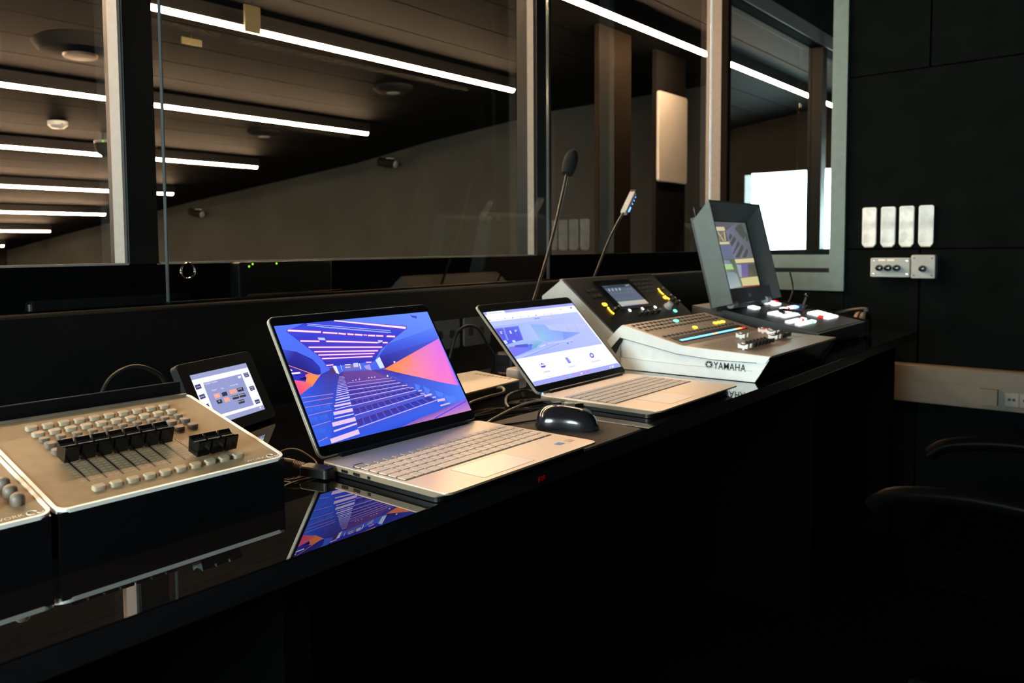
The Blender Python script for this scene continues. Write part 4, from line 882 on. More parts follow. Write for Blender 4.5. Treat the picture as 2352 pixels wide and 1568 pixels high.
# details of the first laptop
st = MB().slab(rr(0, 0, .017, .012, .001, 2), 0, .0002, .0001).mesh('sticker', mat('blue_sticker', (.02,.22,.55), .3, noise=.1))
link('sticker', st, lap1, at(.119, -.092, .0175) @ Matrix.Rotation(.1, 4, 'Z'))['label'] = 'small blue sticker'
MB().slab(rr(0, 0, .017, .012, .001, 2), 0, .0002, .0001).build('sticker', mat('grey_sticker', (.42,.38,.33), .3, noise=.1), lap1, at(.146, -.091, .0175))['label'] = 'small grey and orange sticker'
MB().box(.150,.157,-.091,-.086,.0176,.01785).build('sticker_stripe', mat('orange_print', (.75,.22,.06), .4, noise=.05), lap1)
MB().box(-.165,-.148,.066,.0685,.0172,.0178).build('power_key', M_WELL, lap1)
for k, (y, wd_) in enumerate(((.07,.013),(.045,.013),(.02,.005))): MB().box(-.1802,-.1792,y-wd_/2,y+wd_/2,.0095,.0135).build('port', M_BLACK, lap1)
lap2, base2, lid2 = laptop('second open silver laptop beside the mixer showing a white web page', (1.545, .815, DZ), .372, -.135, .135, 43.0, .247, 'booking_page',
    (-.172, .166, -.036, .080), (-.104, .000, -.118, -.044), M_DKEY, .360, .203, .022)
MB().ball((-.181, .128, .020), .0022, n=10, m=6).build('power_light', G_BLUE, lap2)

# ================================================================== LIGHTING CONSOLES (two identical housings side by side)
AL = math.atan2(.056, .244)
def console(label, x0, wdt, full):
    C = thing('lighting_console', label, 'console', (x0, .85, DZ))
    MB().prism([(.003,0),(.0005,.0475),(.245,.1035),(.252,.104),(.285,.104),(.285,0)], .003, wdt-.003, 'x').build('body', M_BLACKG, C)
    P = Matrix.Translation((0,0,.0485)) @ Matrix.Rotation(AL, 4, 'X')      # sloping control surface
    D = .251
    MB().slab(rr(.003, .003, wdt-.003, D-.003, .011, 5), -.003, .0010, .0003).build('control_panel', M_TAN, C, P)
    MB().ring(rr(0, 0, wdt, D, .0135, 6), rr(.0042, .0034, wdt-.0042, D-.003, .0105, 6), -.004, .0022).build('edge_trim', M_TRIM, C, P)
    MB().box(.02, wdt-.006, .2435, .2475, .0015, .0045).build('rear_lip', M_BTND, C, P)
    MB().prism([(.250,.100),(.2515,.1250),(.2525,.1256),(.285,.108),(.285,.100)], .028, wdt-.008, 'x').build('rear_hood', M_FRAME, C)
    MB().box(.028, wdt-.008, .2506, .2518, .1243, .1256).build('hood_highlight', M_DGREY, C)  # paler strip drawn in for the highlight along the hood
    lettering('maker_name', 'WORK', M_PRINT, C, P @ at(wdt-.056, .0085, .0011), width=.030, height=.0055)
    sw = MB(); sw.tube([(wdt-.018+.0052*math.cos(a), .0115+.0042*math.sin(a), .0013) for a in (.3,1.0,1.8,2.6,3.4,4.2,5.0)], .0006, 6, 4)
    sw.tube([(wdt-.0105+.0035*math.cos(a), .0115+.0042*math.sin(a), .0013) for a in (3.6,4.4,5.2,6.0)], .0006, 6, 4); sw.build('maker_emblem', M_PRINT, C, P)
    return C, P
con1, P1 = console('taupe lighting console with a row of tall black faders', .3385, .2985, True)
def btn(w, d, h, m): return MB().slab(rr(-w/2, -d/2, w/2, d/2, min(w,d)*.28, 3), 0, h, .0012).mesh('button', m, True)
b_pale = btn(.0148, .0098, .0048, M_BTN); b_small = btn(.0118, .0088, .0046, M_BTND); b_dark = btn(.0132, .0108, .0058, M_BTND)
colx = [.3949-.3385+.02035*k for k in range(10)]
for s, me in ((.2150, b_pale), (.1940, b_pale), (.1758, b_small), (.1572, b_dark), (.1362, b_dark), (.0288, b_pale)):
    for k in range(10): link('button', me, con1, P1 @ at(colx[k]+(.002 if s < .05 else 0), s, .0010))
slot = MB().box(-.0008, .0008, 0, .062, 0, .0003).mesh('fader_slot', M_INK)
tick = MB()
for k in range(9): tick.box(-.0085, -.0035, .004+k*.0066, .0045+k*.0066, 0, .0002).box(.0035, .0085, .004+k*.0066, .0045+k*.0066, 0, .0002)
tick = tick.mesh('scale_marks', mat('faint_print', (.52,.45,.37), .5, noise=.05))
knob = MB(); knob.prism([(-.0105,.004),(-.0125,.0235),(-.0105,.0246),(-.0055,.0215),(0,.0204),(.0055,.0215),(.0105,.0246),(.0125,.0235),(.0105,.004)], -.0086, .0086, 'x').box(-.0015,.0015,-.004,.004,0,.006)
knob = knob.mesh('fader_knob', M_BLACKG)
line = MB().box(-.0086,.0086,-.0006,.0006,.0203,.0207).mesh('knob_line', M_MGREY)
for k in range(10):
    link('fader_slot', slot, con1, P1 @ at(colx[k]+.001, .0508, .0010)); link('scale_marks', tick, con1, P1 @ at(colx[k]+.001, .0508, .0010))
    kn = link('fader_knob', knob, con1, P1 @ at(colx[k]+.001, .1095 if k < 7 else .0545, .0010)); link('knob_line', line, kn)
con2, P2 = console('taupe lighting console with small round knobs, cut by the frame beside the fader console', .0345, .3015, False)
rk = MB().lathe([(.0075,0),(.0078,.004),(.0070,.009),(.0045,.0115),(.001,.0122)], 16).mesh('round_knob', M_BTND, True)
for i in range(4):
    for j in range(3): link('round_knob', rk, con2, P2 @ at(.2785-i*.030, .038+j*.0205, .0010))
for i in range(4): link('button', b_pale, con2, P2 @ at(.26-i*.03, .20, .001))

# ================================================================== TOUCH PANEL BEHIND THE LAPTOP
yw = math.radians(19.5); tl = math.radians(25.6)
TM = Matrix.Translation((.81, 1.218, .774)) @ Matrix.Rotation(yw, 4, 'Z') @ frame((0,0,0), (1,0,0), (0, math.sin(tl), math.cos(tl)))
tp = thing('touch_panel', 'small black touch panel showing lilac projection controls behind the fader console', 'touch panel', (.81, 1.25, DZ))
TI = Matrix.Translation((-.81, -1.25, -DZ)) @ TM
cs = MB().slab(rr(-.105, -.020, .105, .118, .008, 4), -.014, -.0004, .001).build('case', M_BLACK, tp, TI)
MB().ring(rr(-.104, -.019, .104, .117, .008, 4), rr(-.081, -.001, .081, .096, .001, 4), -.0006, .0006).build('bezel', M_BEZEL, cs)
screen('display', 'touch_controls', cs, at(-.08, 0, 0), .16, .0952)
MB().prism([(.025,0),(.10,0),(.10,.012),(.065,.060),(.045,.060)], -.04, .04, 'x').build('stand', M_BLACK, tp, Matrix.Rotation(yw, 4, 'Z'))
# ================================================================== MIXER
mx = thing('mixer', 'white sided digital mixing console with amber lights, a screen and rows of faders', 'mixer', (1.88, .70, DZ))
MI = at(-1.88, -.70, -DZ); XL, XR = 1.888, 2.392
def mxb(mb, name, m, parent=mx, **k): return mb.build(name, m, parent, MI, **k)
lower = mxb(MB().prism([(.704,.754),(.668,.811),(.879,.821),(1.046,.864),(1.10,.82),(1.10,.754)], XL, XR, 'x'), 'lower_body', M_BLACK)
for k in range(4): mxb(MB().cyl((XL+.05+(k%2)*.40, .74+(k//2)*.48, .75), (XL+.05+(k%2)*.40, .74+(k//2)*.48, .756), .012), 'rubber_foot', M_BLACK)
for a, b, fl in ((1.880, 1.888, 1), (2.392, 2.400, -1)):
    o, i = (a, b) if fl == 1 else (a, b)
    MW = M_WHITE if fl == 1 else M_FIT  # far panel coloured dark in place of shade; both sides are white
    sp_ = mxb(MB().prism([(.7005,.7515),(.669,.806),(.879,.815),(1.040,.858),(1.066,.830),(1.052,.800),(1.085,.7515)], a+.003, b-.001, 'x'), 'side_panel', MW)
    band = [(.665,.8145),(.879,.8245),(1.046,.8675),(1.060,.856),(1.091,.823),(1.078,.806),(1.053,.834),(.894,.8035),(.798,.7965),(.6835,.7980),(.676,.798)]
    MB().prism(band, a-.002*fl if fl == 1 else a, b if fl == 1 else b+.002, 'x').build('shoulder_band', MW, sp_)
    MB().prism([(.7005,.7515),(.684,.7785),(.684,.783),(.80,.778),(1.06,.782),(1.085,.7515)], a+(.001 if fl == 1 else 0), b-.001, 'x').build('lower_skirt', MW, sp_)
def strip_line(pts, t, x0, x1):
    mb = MB()
    for (a, b), (c, d) in zip(pts[:-1], pts[1:]): mb.prism([(a, b-t/2), (c, d-t/2), (c, d+t/2), (a, b+t/2)], x0, x1, 'x')
    return mb
mxb(strip_line([(1.053,.834),(.894,.8035),(.798,.7965),(.696,.798)], .0013, 1.8775, 1.884), 'groove', M_DGREY)
mxb(strip_line([(1.062,.7825),(.888,.7775),(.706,.7775)], .0009, 1.8800, 1.884), 'groove', M_GREY)
mxb(MB().prism([(1.080,.805),(1.055,.8325),(1.044,.8310),(1.066,.790)], 1.8795, 1.886, 'x'), 'handle_recess_shade', M_BLACK)  # black patch standing in for the shade inside the handle
# emblem and name on the near side
NM = MI @ frame((1.8808, .800, .7745), (0,-1,0), (0,0,1))
lettering('maker_name', 'YAMAHA', M_INK, mx, NM, width=.078, height=.0172, thick=.0004, bold=.011)
em = MB().lathe([(.0002,0),(.0082,.0),(.0082,.0004),(.0002,.0004)], 28).build('maker_emblem', M_INK, mx, MI @ frame((1.8812, .8115, .7840), (0,-1,0), (0,0,1)))
MB().ring([(.0102*math.cos(a*math.pi/16), .0102*math.sin(a*math.pi/16)) for a in range(32)], [(.0092*math.cos(a*math.pi/16), .0092*math.sin(a*math.pi/16)) for a in range(32)], 0, .0005).build('emblem_ring', M_GREY, em)
fk = MB()
for k in range(3):
    for sgn in (0, math.pi):
        a = math.pi/2+k*math.pi/3+sgn; d = Vector((math.cos(a), math.sin(a))); n = Vector((-d.y, d.x))
        fk.add([(*(d*.0012+n*.0016), .0006), (*(d*.0012-n*.0016), .0006), (*(d*.0080), .0006)], [(0,1,2)])
fk.lathe([(.0002,.0004),(.0024,.0004),(.0024,.00065),(.0002,.00065)], 14); fk.build('crossed_forks', M_WHITE, em)
# sloping control planes
def plane(a, b): return MI @ frame((0, a[0], a[1]), (1,0,0), (0, b[0]-a[0], b[1]-a[1]))
PF = plane((.665,.8140), (.879,.8240)); PR = plane((.879,.8240), (1.046,.8670)); PU = plane((1.075,.845), (1.235,.984))
fpn = MB().slab(rr(XL, .003, XR, .2140, .002, 2), -.004, .0006, .0004).build('fader_panel', M_MIXTOP, mx, PF)
cpn = MB().slab(rr(XL, .0005, XR, .1720, .002, 2), -.004, .0006, .0004).build('channel_panel', M_MIXTOP, mx, PR)
hou = mxb(MB().prism([(1.052,.8255),(1.052,.756),(1.285,.756),(1.301,.936),(1.236,.9835)], 1.880, 2.400, 'x'), 'display_housing', M_GREY)
MB().box(1.884, 2.396, -.020, .2105, .0005, .0030).build('display_panel', mat('dark_mixer_face', (.014,.012,.010), .35, noise=.1), mx, PU)
mxb(MB().prism([(1.2325,.9825),(1.237,.9855),(1.242,.983),(1.2365,.9795)], 1.880, 2.400, 'x'), 'top_edge', M_GREY)
bz = MB().ring(rr(2.016,.072,2.216,.192,.004,3), rr(2.036,.0835,2.200,.1725,.001,3), .0030, .0050).build('screen_frame', M_BLACKG, mx, PU)
MB().box(2.020,2.212,.1925,.1945,.003,.0058).build('screen_ridge', M_DGREY, mx, PU)
screen('display', 'mixer_display', mx, PU @ at(2.036, .0838, .0034), .164, .0885)
def oval(w, d, h=.0016): return MB().slab(rr(-w/2,-d/2,w/2,d/2,min(w,d)*.48,5), 0, h, .0004)
def put(mb, name, m, P, x, s, z=.0030): return mb.build(name, m, mx, P @ at(x, s, z))
put(oval(.022,.012), 'amber_button', G_AMBER, PU, 1.964, .100)
def arc(pts, m, name): MB().tube([(x, s, .0036) for x, s in pts], .0026, 6, 5).build(name, m, mx, PU)
arc([(1.965,.087),(1.961,.080),(1.960,.070),(1.963,.061)], G_AMBER, 'amber_ring')
arc([(2.343,.140),(2.338,.132),(2.337,.122),(2.340,.114)], G_AMBER, 'amber_ring')
arc([(2.339,.108),(2.337,.103),(2.341,.096),(2.345,.091)], G_AMBER, 'amber_ring')
put(oval(.018,.011), 'amber_button', G_AMBER, PU, 2.329, .100)
for x in (2.061, 2.137, 2.216): put(oval(.008,.0085), 'white_light', G_WHITE, PU, x, .067)
put(oval(.017,.010), 'green_button', G_GREEN, PU, 2.309, .042)
ek = MB().lathe([(.0055,0),(.0055,.003),(.0044,.004),(.0040,.011),(.001,.0115)], 12).mesh('encoder', M_BLACK, True)
ekt = MB().lathe([(.0005,.0117),(.0034,.0117),(.0038,.0108)], 10).mesh('encoder_cap', M_GREY)
for x, s in [(2.003,.079),(1.975,.073)]+[(2.094+.0377*k,.048) for k in range(4)]+[(2.352,.133),(2.358,.100),(2.366,.087),(2.372,.072)]:
    e = link('encoder', ek, mx, PU @ at(x, s, .003)); link('encoder_cap', ekt, e)
put(MB().lathe([(.013,0),(.013,.005),(.0105,.007),(.0095,.019),(.007,.0205),(.001,.021)], 18), 'touch_knob', M_GREY, PU, 2.284, .060)
rb = oval(.017,.010,.0015).mesh('panel_button', M_DGREY)
for x, s in [(1.953,.158),(1.983,.160),(1.955,.135),(1.985,.135)]+[(2.24+.026*k, .185-.017*j) for k in range(5) for j in range(4)]: link('panel_button', rb, mx, PU @ at(x, s, .003))
# channel strip buttons, lit keys and the level meter
cb = MB().slab(rr(-.006,-.0035,.006,.0035,.0015,2), 0, .0022, .0005).mesh('channel_button', M_DGREY)
for s, n in ((.158, 19), (.138, 19), (.117, 19), (.066, 19)):
    for k in range(n):
        x = 1.912+k*.0242
        if s == .138 and 8.6 < k < 9.6: continue
        link('channel_button', cb, cpn, at(x, s, .0006))
pk = oval(.018,.011,.0030)
pk.build('green_key', G_GREEN, mx, PR @ at(2.134,.144,.001))
for x, s in ((2.130,.084),(2.277,.088),(2.303,.088),(2.329,.088)): oval(.018,.011,.0030).build('amber_key', G_AMBER, mx, PR @ at(x, s, .001))
MB().box(1.914, 2.352, .019, .052, .0004, .0018).build('meter_bridge', M_INK, mx, PR)
seg = {}
for nm, g in (('b', G_METER), ('o', G_ORANGE), ('r', G_RED)): seg[nm] = MB().box(0, .0185, 0, .0075, 0, .0008).mesh('meter_light', g)
for k in range(19):
    link('meter_light', seg['r' if k >= 18 else 'o' if k in (9, 16, 17) else 'b'], mx, PR @ at(1.925+k*.0222, .0235, .0018))
ms = MB().box(0,.0185,0,.004,0,.0004).mesh('meter_scale', M_DGREY)
for k in range(19):
    for j in range(2): link('meter_scale', ms, mx, PR @ at(1.925+k*.0222, .036+j*.007, .0018))
# faders
fs = MB().box(-.0007,.0007,0,.115,0,.0003).mesh('fader_slot', M_INK)
fkb = MB().prism([(-.0115,.004),(-.0125,.0155),(-.006,.0125),(0,.0118),(.006,.0125),(.0125,.0155),(.0115,.004)], -.0058, .0058, 'x').box(-.001,.001,-.003,.003,0,.005)
F_BLK = fkb.mesh('fader_knob', M_BLACK); F_WHT = fkb.mesh('fader_knob', M_WHITE); F_RED = fkb.mesh('fader_knob', mat('pink_white_cap', (.86,.70,.68), .4, noise=.03))
capr = MB().box(-.0059,.0059,-.0055,.0055,.0120,.0134).mesh('cap_top', M_RED); capk = MB().box(-.0059,.0059,-.0050,.0050,.0118,.0130).mesh('cap_top', M_INK)
for k in range(17):
    x = 1.940+k*.0242
    link('fader_slot', fs, mx, PF @ at(x, .072, .0006))
    if k < 2: me, s, c = F_WHT, .086, capk
    elif k < 8: me, s, c = F_BLK, .086, None
    elif k in (8, 9): me, s, c = F_WHT, .168, capk
    elif k in (10, 11): me, s, c = F_WHT, .100, capk
    elif k < 15: me, s, c = F_BLK, .100, None
    else: me, s, c = F_RED, .172, capr
    f = link('fader_knob', me, mx, PF @ at(x, s, .0006))
    if c: link('cap_top', c, f)
for x in (2.275, 2.302):
    f = link('fader_knob', F_WHT, mx, PF @ at(x, .138, .0006)); link('cap_top', capk, f)
for k in range(3): MB().lathe([(.0002,.0003),(.0016,.0003),(.0018,0)], 8).build('screw', M_BLACK, mx, PF @ at(1.90, .03+k*.07, .0008))

# ================================================================== VIDEO SWITCHER WITH A HOODED MONITOR
vs_ = thing('video_switcher', 'dark video switcher with bright white buttons and a hooded tilted monitor', 'video switcher', (2.80, .95, DZ))
VI = at(-2.80, -.95, -DZ)
def vb(mb, name, m, parent=vs_, **k): return mb.build(name, m, parent, VI, **k)
vb(MB().prism([(.775,.755),(.762,.770),(.764,.803),(1.05,.860),(1.16,.876),(1.16,.755)], 2.55, 3.08, 'x'), 'base', M_BASE)
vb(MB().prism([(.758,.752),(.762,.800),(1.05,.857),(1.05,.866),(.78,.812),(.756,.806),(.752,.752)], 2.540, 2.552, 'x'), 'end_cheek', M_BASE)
vb(MB().prism([(.758,.752),(.762,.800),(1.05,.857),(1.05,.866),(.78,.812),(.756,.806),(.752,.752)], 3.078, 3.090, 'x'), 'end_cheek', M_FIT)  # far cheek coloured darker in place of shade on its edge
for k in range(4): vb(MB().cyl((2.60+(k%2)*.43, .80+(k//2)*.30, .75), (2.60+(k%2)*.43, .80+(k//2)*.30, .757), .012), 'rubber_foot', M_BLACK)
PV = VI @ frame((0,.764,.8032), (1,0,0), (0,.286,.0570))
MB().slab(rr(2.565,.01,3.068,.282,.004,2), -.002, .0012, .0005).build('control_panel', mat('violet_black_face', (.020,.018,.026), .35, noise=.1), vs_, PV)
def key(w, d, g): return MB().slab(rr(-w/2,-d/2,w/2,d/2,.002,2), 0, .0055, .001).mesh('lit_button', g)
kw_ = key(.0195, .0160, G_BTN); kr = key(.0195, .0160, G_RED); kbl = key(.0195, .0160, G_BLUE); kbig = key(.050, .026, G_BTN); kg = key(.0195, .0160, G_GREEN)
def vput(me, x, y): link('lit_button', me, vs_, PV @ at(x, (y-.764)/.9808, .0012))
vput(kbig, 2.762, 1.035)
for k in range(4): vput(kw_, 2.935+k*.0225, 1.058)
vput(kr, 3.030, 1.058)
for k in range(3): vput(kw_, 2.945+k*.0225, 1.034)
for k in range(7): vput(kbl if k == 6 else kr if k == 2 else kw_, 2.885+k*.0230, .982)
for r in range(3):
    for k in range(7): vput(kr if (r, k) == (1, 3) else kw_, 2.715+k*.0230+r*.004, .962-r*.0195)
for k in range(7): vput(kr if k in (5,) else kw_, 2.630+k*.0235, .876)
for k in range(7): vput(kg if k == 5 else kw_, 2.630+k*.0235, .846)
for r in range(4):
    for k in range(5): vput(kr if (r, k) == (2, 0) else kw_, 2.935-r*.006+k*.0235, .905-r*.0195)
MB().tube([(2.80+.05*math.cos(a), .155+.045*math.sin(a), .010) for a in (-.3,.3,.9,1.5,2.1,2.7)], .006, 8, 4).build('t_bar_guide', M_BLACK, vs_, PV, smooth=True)
MB().cyl((3.05,.205,0),(3.05,.205,.012),.016).cyl((3.05,.205,.012),(3.053,.203,.045),.005,.004).build('joystick', M_BLACK, vs_, PV)
MB().ball((3.054,.203,.049), .009).build('joystick_ball', M_BLACKG, vs_, PV, smooth=True)
# monitor: hood rim leans back, screen sits deep inside
tl = math.atan2(.08, .325)
PM = VI @ frame((0, 1.0, .890), (1,0,0), (0, .08, .325)); HH = .343; DH = .058
mon = MB().box(2.497, 2.925, -.012, .30, -.075, -DH).build('monitor', M_DGREY, vs_, PM)
def hood_side(x0, x1): return MB().prism([(.0,-.0),(HH-.012,0),(HH,-.006),(HH-.045,-.078),(.040,-.078),(0,-.070)], x0, x1, 'x')
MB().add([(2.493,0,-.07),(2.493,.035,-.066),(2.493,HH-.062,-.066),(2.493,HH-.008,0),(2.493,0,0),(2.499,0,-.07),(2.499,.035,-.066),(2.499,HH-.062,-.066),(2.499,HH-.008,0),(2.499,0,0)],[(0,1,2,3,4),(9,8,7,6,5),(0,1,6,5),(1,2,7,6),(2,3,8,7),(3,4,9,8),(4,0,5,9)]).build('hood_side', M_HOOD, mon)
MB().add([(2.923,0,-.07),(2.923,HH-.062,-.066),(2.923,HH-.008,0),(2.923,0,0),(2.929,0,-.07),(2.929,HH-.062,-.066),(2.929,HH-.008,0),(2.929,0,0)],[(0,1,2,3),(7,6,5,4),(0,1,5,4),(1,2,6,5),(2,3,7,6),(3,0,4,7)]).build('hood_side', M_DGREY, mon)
MB().add([(2.493,HH-.008,0),(2.929,HH-.008,0),(2.929,HH-.062,-.066),(2.493,HH-.062,-.066),(2.493,HH-.002,0),(2.929,HH-.002,0),(2.929,HH-.054,-.068),(2.493,HH-.054,-.068)],[(0,1,2,3),(7,6,5,4),(0,1,5,4),(1,2,6,5),(2,3,7,6),(3,0,4,7)]).build('hood_top', M_HOOD, mon)
MB().box(2.499,2.923,HH-.060,HH-.010,-.0585,-.056).build('hood_back', M_DGREY, mon)
MB().box(2.499,2.923,0,.050,-DH,-.030).build('monitor_chin', mat('violet_grey_chin', (.045,.042,.055), .4, noise=.1), mon)
MB().box(2.715,2.735,.018,.030,-.030,-.0294).build('monitor_mark', mat('lilac_print', (.22,.20,.30), .5, noise=.05), mon)
screen('display', 'monitor_picture', mon, at(2.627, .054, -.0545), .272, .232)
MB().box(2.530,2.627,.054,.286,-.0555,-.0543).build('display_edge', mat('screen_border', (.10,.11,.12), .3, noise=.05), mon)
for x in (2.56, 2.86): vb(MB().cyl((x,1.035,.882),(x+.035,1.035,.882),.013), 'monitor_hinge', M_GREY)

# ================================================================== SMALL THINGS ON THE DESK
# mouse and mat
pd = MB().slab([(1.082,.6665),(1.266,.6675),(1.272,.674),(1.286,.90),(1.10,.905)], DZ, DZ+.003, .0008).build('mouse_mat', M_PAD); tag(pd, 'dark cloth mouse mat on the black desk beside the first laptop', 'mouse mat')
ms_ = thing('mouse', 'glossy black computer mouse on the dark cloth mat', 'mouse', M=Matrix.Translation((1.188,.770,DZ+.003)) @ Matrix.Rotation(math.radians(-62), 4, 'Z'))
def mouse_shell():
    mb = MB(); V = []; nx, na = 18, 16; hl, hw, hh = .056, .031, .036
    for i in range(nx+1):
        u = -1+2*i/nx; prof = math.sqrt(max(0, 1-abs(u)**2.6)); hz = hh*(prof**.8)*(1.0-.16*u) ; w = hw*(max(.02, prof)**.7)*(1-.10*math.cos(u*3))
        for k in range(na+1):
            a = math.pi*k/na; V.append((u*hl, w*math.cos(a)*(1+.06*math.sin(a)), .004+max(hz,.001)*math.sin(a)**.75 if 0 < k < na else .002))
    m = na+1; F_ = [(i*m+k, (i+1)*m+k, (i+1)*m+k+1, i*m+k+1) for i in range(nx) for k in range(na)]+[(i*m, i*m+na, (i+1)*m+na, (i+1)*m) for i in range(nx)]
    return mb.add(V, F_)
mouse_shell().build('shell', M_MOUSE, ms_, smooth=True)
MB().lathe([(.001,-.003),(.011,-.0025),(.012,0),(.011,.0025),(.001,.003)], 18, (.034,0,.026), (0,1,0)).build('scroll_wheel', M_BLACK, ms_, smooth=True)
MB().tube([(.054,.0,.012),(.045,.0005,.0245),(.030,0,.0335)], .0005, 5).build('button_gap', M_INK, ms_)
MB().slab(rr(-.05,-.026,.05,.026,.02,5), 0, .004, .001).build('base_plate', M_BLACK, ms_)
# flat cream device with a printed corner
bx = thing('media_player', 'flat cream topped device lying behind the first laptop', 'device', (1.36, 1.14, DZ))
q = [(1.215,1.048),(1.453,1.068),(1.497,1.232),(1.262,1.237)]
MB().prism([(a-1.36, b-1.14) for a, b in q], .002, .0225).build('body', M_BLACK, bx)
MB().slab([(a-1.36, b-1.14) for a, b in q], .0225, .0255, .0006).build('lid', M_PAPER, bx)
for k in range(9): MB().box(.083+k*.0012+.0, .095+k*.001, -.050+k*.013, -.044+k*.013, .0255, .0257).build('print_mark', M_INK, bx)
MB().slab(rr(-.02,-.02,.02,.02,.008,4), DZ, DZ+.024, .003).build('adapter', M_PAPER, None, at(1.60,1.185,0)); tag(bpy.data.objects['adapter'], 'small cream adapter block behind the second laptop', 'adapter')
# cables
def cable(name, label, pts, r, m, cat='cable'):
    return tag(MB().tube(pts, r, 8, 8).build(name, m, None, smooth=True), label, cat)
z = DZ+.003
cable('cable', 'tan grey cable running from behind the first laptop to a bent plug', [(1.14,.955,z+.004),(1.22,1.025,z+.006),(1.30,1.04,z+.008),(1.345,1.032,z+.012),(1.365,1.05,z+.018),(1.352,1.075,z+.016)], .0032, M_CABLE2)
cable('cable', 'tan grey cable curving past the mouse towards the second laptop', [(1.10,.888,z+.002),(1.14,.905,z+.003),(1.19,.916,z+.006),(1.25,.924,z+.010),(1.30,.922,z+.013),(1.335,.905,z+.014),(1.353,.882,z+.011)], .0024, M_CABLE2)
cable('cable', 'black cable coiled in a loop behind the mouse', [(1.29,.985,z),(1.34,.957,z),(1.40,.960,z+.002),(1.438,1.0,z+.004),(1.42,1.035,z+.006),(1.36,1.03,z+.004),(1.30,.99,z+.002),(1.27,.96,z)], .0030, M_CABLE)
cable('cable', 'thin black cable lying behind the mouse mat', [(1.15,.96,z),(1.22,.945,z),(1.30,.912,z),(1.345,.88,z)], .0018, M_CABLE)
cable('cable', 'black mouse cable leaving the front of the mouse', [(1.215,.722+.1,z+.006),(1.19,.845,z+.003),(1.15,.862,z+.002),(1.12,.875,z+.002)], .0018, M_CABLE)
cable('cable', 'black cable arching up from the desk in front of the socket plates', [(1.585,1.40,DZ+.004),(1.60,1.40,.80),(1.624,1.40,.846),(1.668,1.40,.862),(1.717,1.40,.848),(1.765,1.40,.79),(1.80,1.40,DZ+.004)], .0042, M_CABLE)
cable('cable', 'black cable hooped behind the fader console', [(.60,1.35,DZ+.004),(.618,1.35,.82),(.640,1.35,.855),(.678,1.35,.869),(.715,1.35,.858),(.741,1.35,.831),(.76,1.35,DZ+.004)], .0042, M_CABLE)
cable('cable', 'thick tan power cable at the corner of the fader console', [(.655,1.02,z+.012),(.690,.985,z+.012),(.705,.948,z+.012),(.709,.925,z+.012)], .0030, M_CABLE2)
cable('cable', 'thin black cable curling under the first laptop power plug', [(.642,.93,z+.03),(.650,.905,z+.012),(.668,.892,z),(.700,.886,z),(.722,.882,z+.002)], .0013, M_CABLE2)
cable('cable', 'thin tan cable lying flat by the front corner of the fader console', [(.645,.872,z-.001),(.665,.878,z-.001),(.690,.880,z-.001),(.712,.878,z-.001)], .0013, M_CABLE2)
cable('cable', 'thin black cable looped above the first laptop power plug', [(.690,.955,z+.004),(.706,.955,z+.022),(.720,.935,z+.026),(.728,.905,z+.014),(.722,.89,z+.006)], .0013, M_CABLE2)
cable('cable', 'black cable hanging on the dark wall beyond the switcher', [(3.40,1.13,.965),(3.44,1.13,.90),(3.38,1.12,.855),(3.28,1.11,.82),(3.20,1.10,.775),(3.14,1.10,.756)], .0030, M_CABLE)
cable('cable', 'black cable drooping from the end of the desk', [(3.20,1.00,.7545),(3.30,.96,.7545),(3.362,.93,.757),(3.40,.88,.73),(3.43,.84,.69),(3.47,.80,.66),(3.44,.78,.60),(3.385,.80,.58)], .0035, M_CABLE)
# power plug at the first laptop
pg = thing('power_plug', 'black barrel power plug with a white light in the side of the first laptop', 'plug', (.71, .88, DZ))
MB().slab(rr(-.012,-.028,.012,.022,.006,4), .003, .0165, .002).build('body', M_BLACK, pg, Matrix.Rotation(.25, 4, 'Z'))
rib = MB()
for k in range(7): rib.lathe([(.0035,0),(.0052,.0006),(.0052,.0022),(.0035,.0028)], 12, (-.0015+.0012*k*0, .022+k*.0034, .012), (-.06,1,0))
rib.build('strain_relief', M_CABLE2, pg)
MB().ball((.0135,-.012,.0150), .0016, n=10, m=6).build('power_light', G_WHITE, pg)
MB().box(.008,.0195,-.015,-.006,.006,.0115).build('connector', M_BLACK, pg)
for k, (x, y) in enumerate(((1.352,.875),(1.372,.862))):
    u = thing('usb_plug', ['pale metal usb plug at the side of the second laptop nearer the mouse','pale metal usb plug at the side of the second laptop nearer its front'][k], 'plug', M=Matrix.Translation((x-.004-.012*k, y-.012*k, DZ+.006)) @ Matrix.Rotation(-.6, 4, 'Z'))
    MB().box(-.012,.006,-.006,.006,0,.0075).build('shell', M_CHROME, u); MB().box(-.03,-.012,-.0065,.0065,-.001,.0085).build('grip', M_CABLE2 if k else M_BLACK, u)
# things on the ledge behind the sliding glass
cb_ = MB().slab(rr(0,-.012,.345,.012,.010,5), 0, .019, .006).build('cable_cover', M_FRAME, None, at(.592, 1.592, .963)); tag(cb_, 'long rounded dark bar lying on the ledge behind the glass', 'bar')
nb = thing('reflected_lights_box', 'small black box with green dots standing in for reflections in the glass', 'reflection stand-in', (1.20, 1.598, .963))  # box and dots model green lights reflected in the glass
MB().slab(rr(-.14,-.02,.14,.02,.004,2), 0, .084, .003).build('case', M_FRAME, nb)
for x in (-.103, -.113, -.0345): MB().ball((x, -.021, .0795 if x > -.11 else .074), .0028, .002, .0028, 10, 6).build('indicator_light', G_LIME, nb)
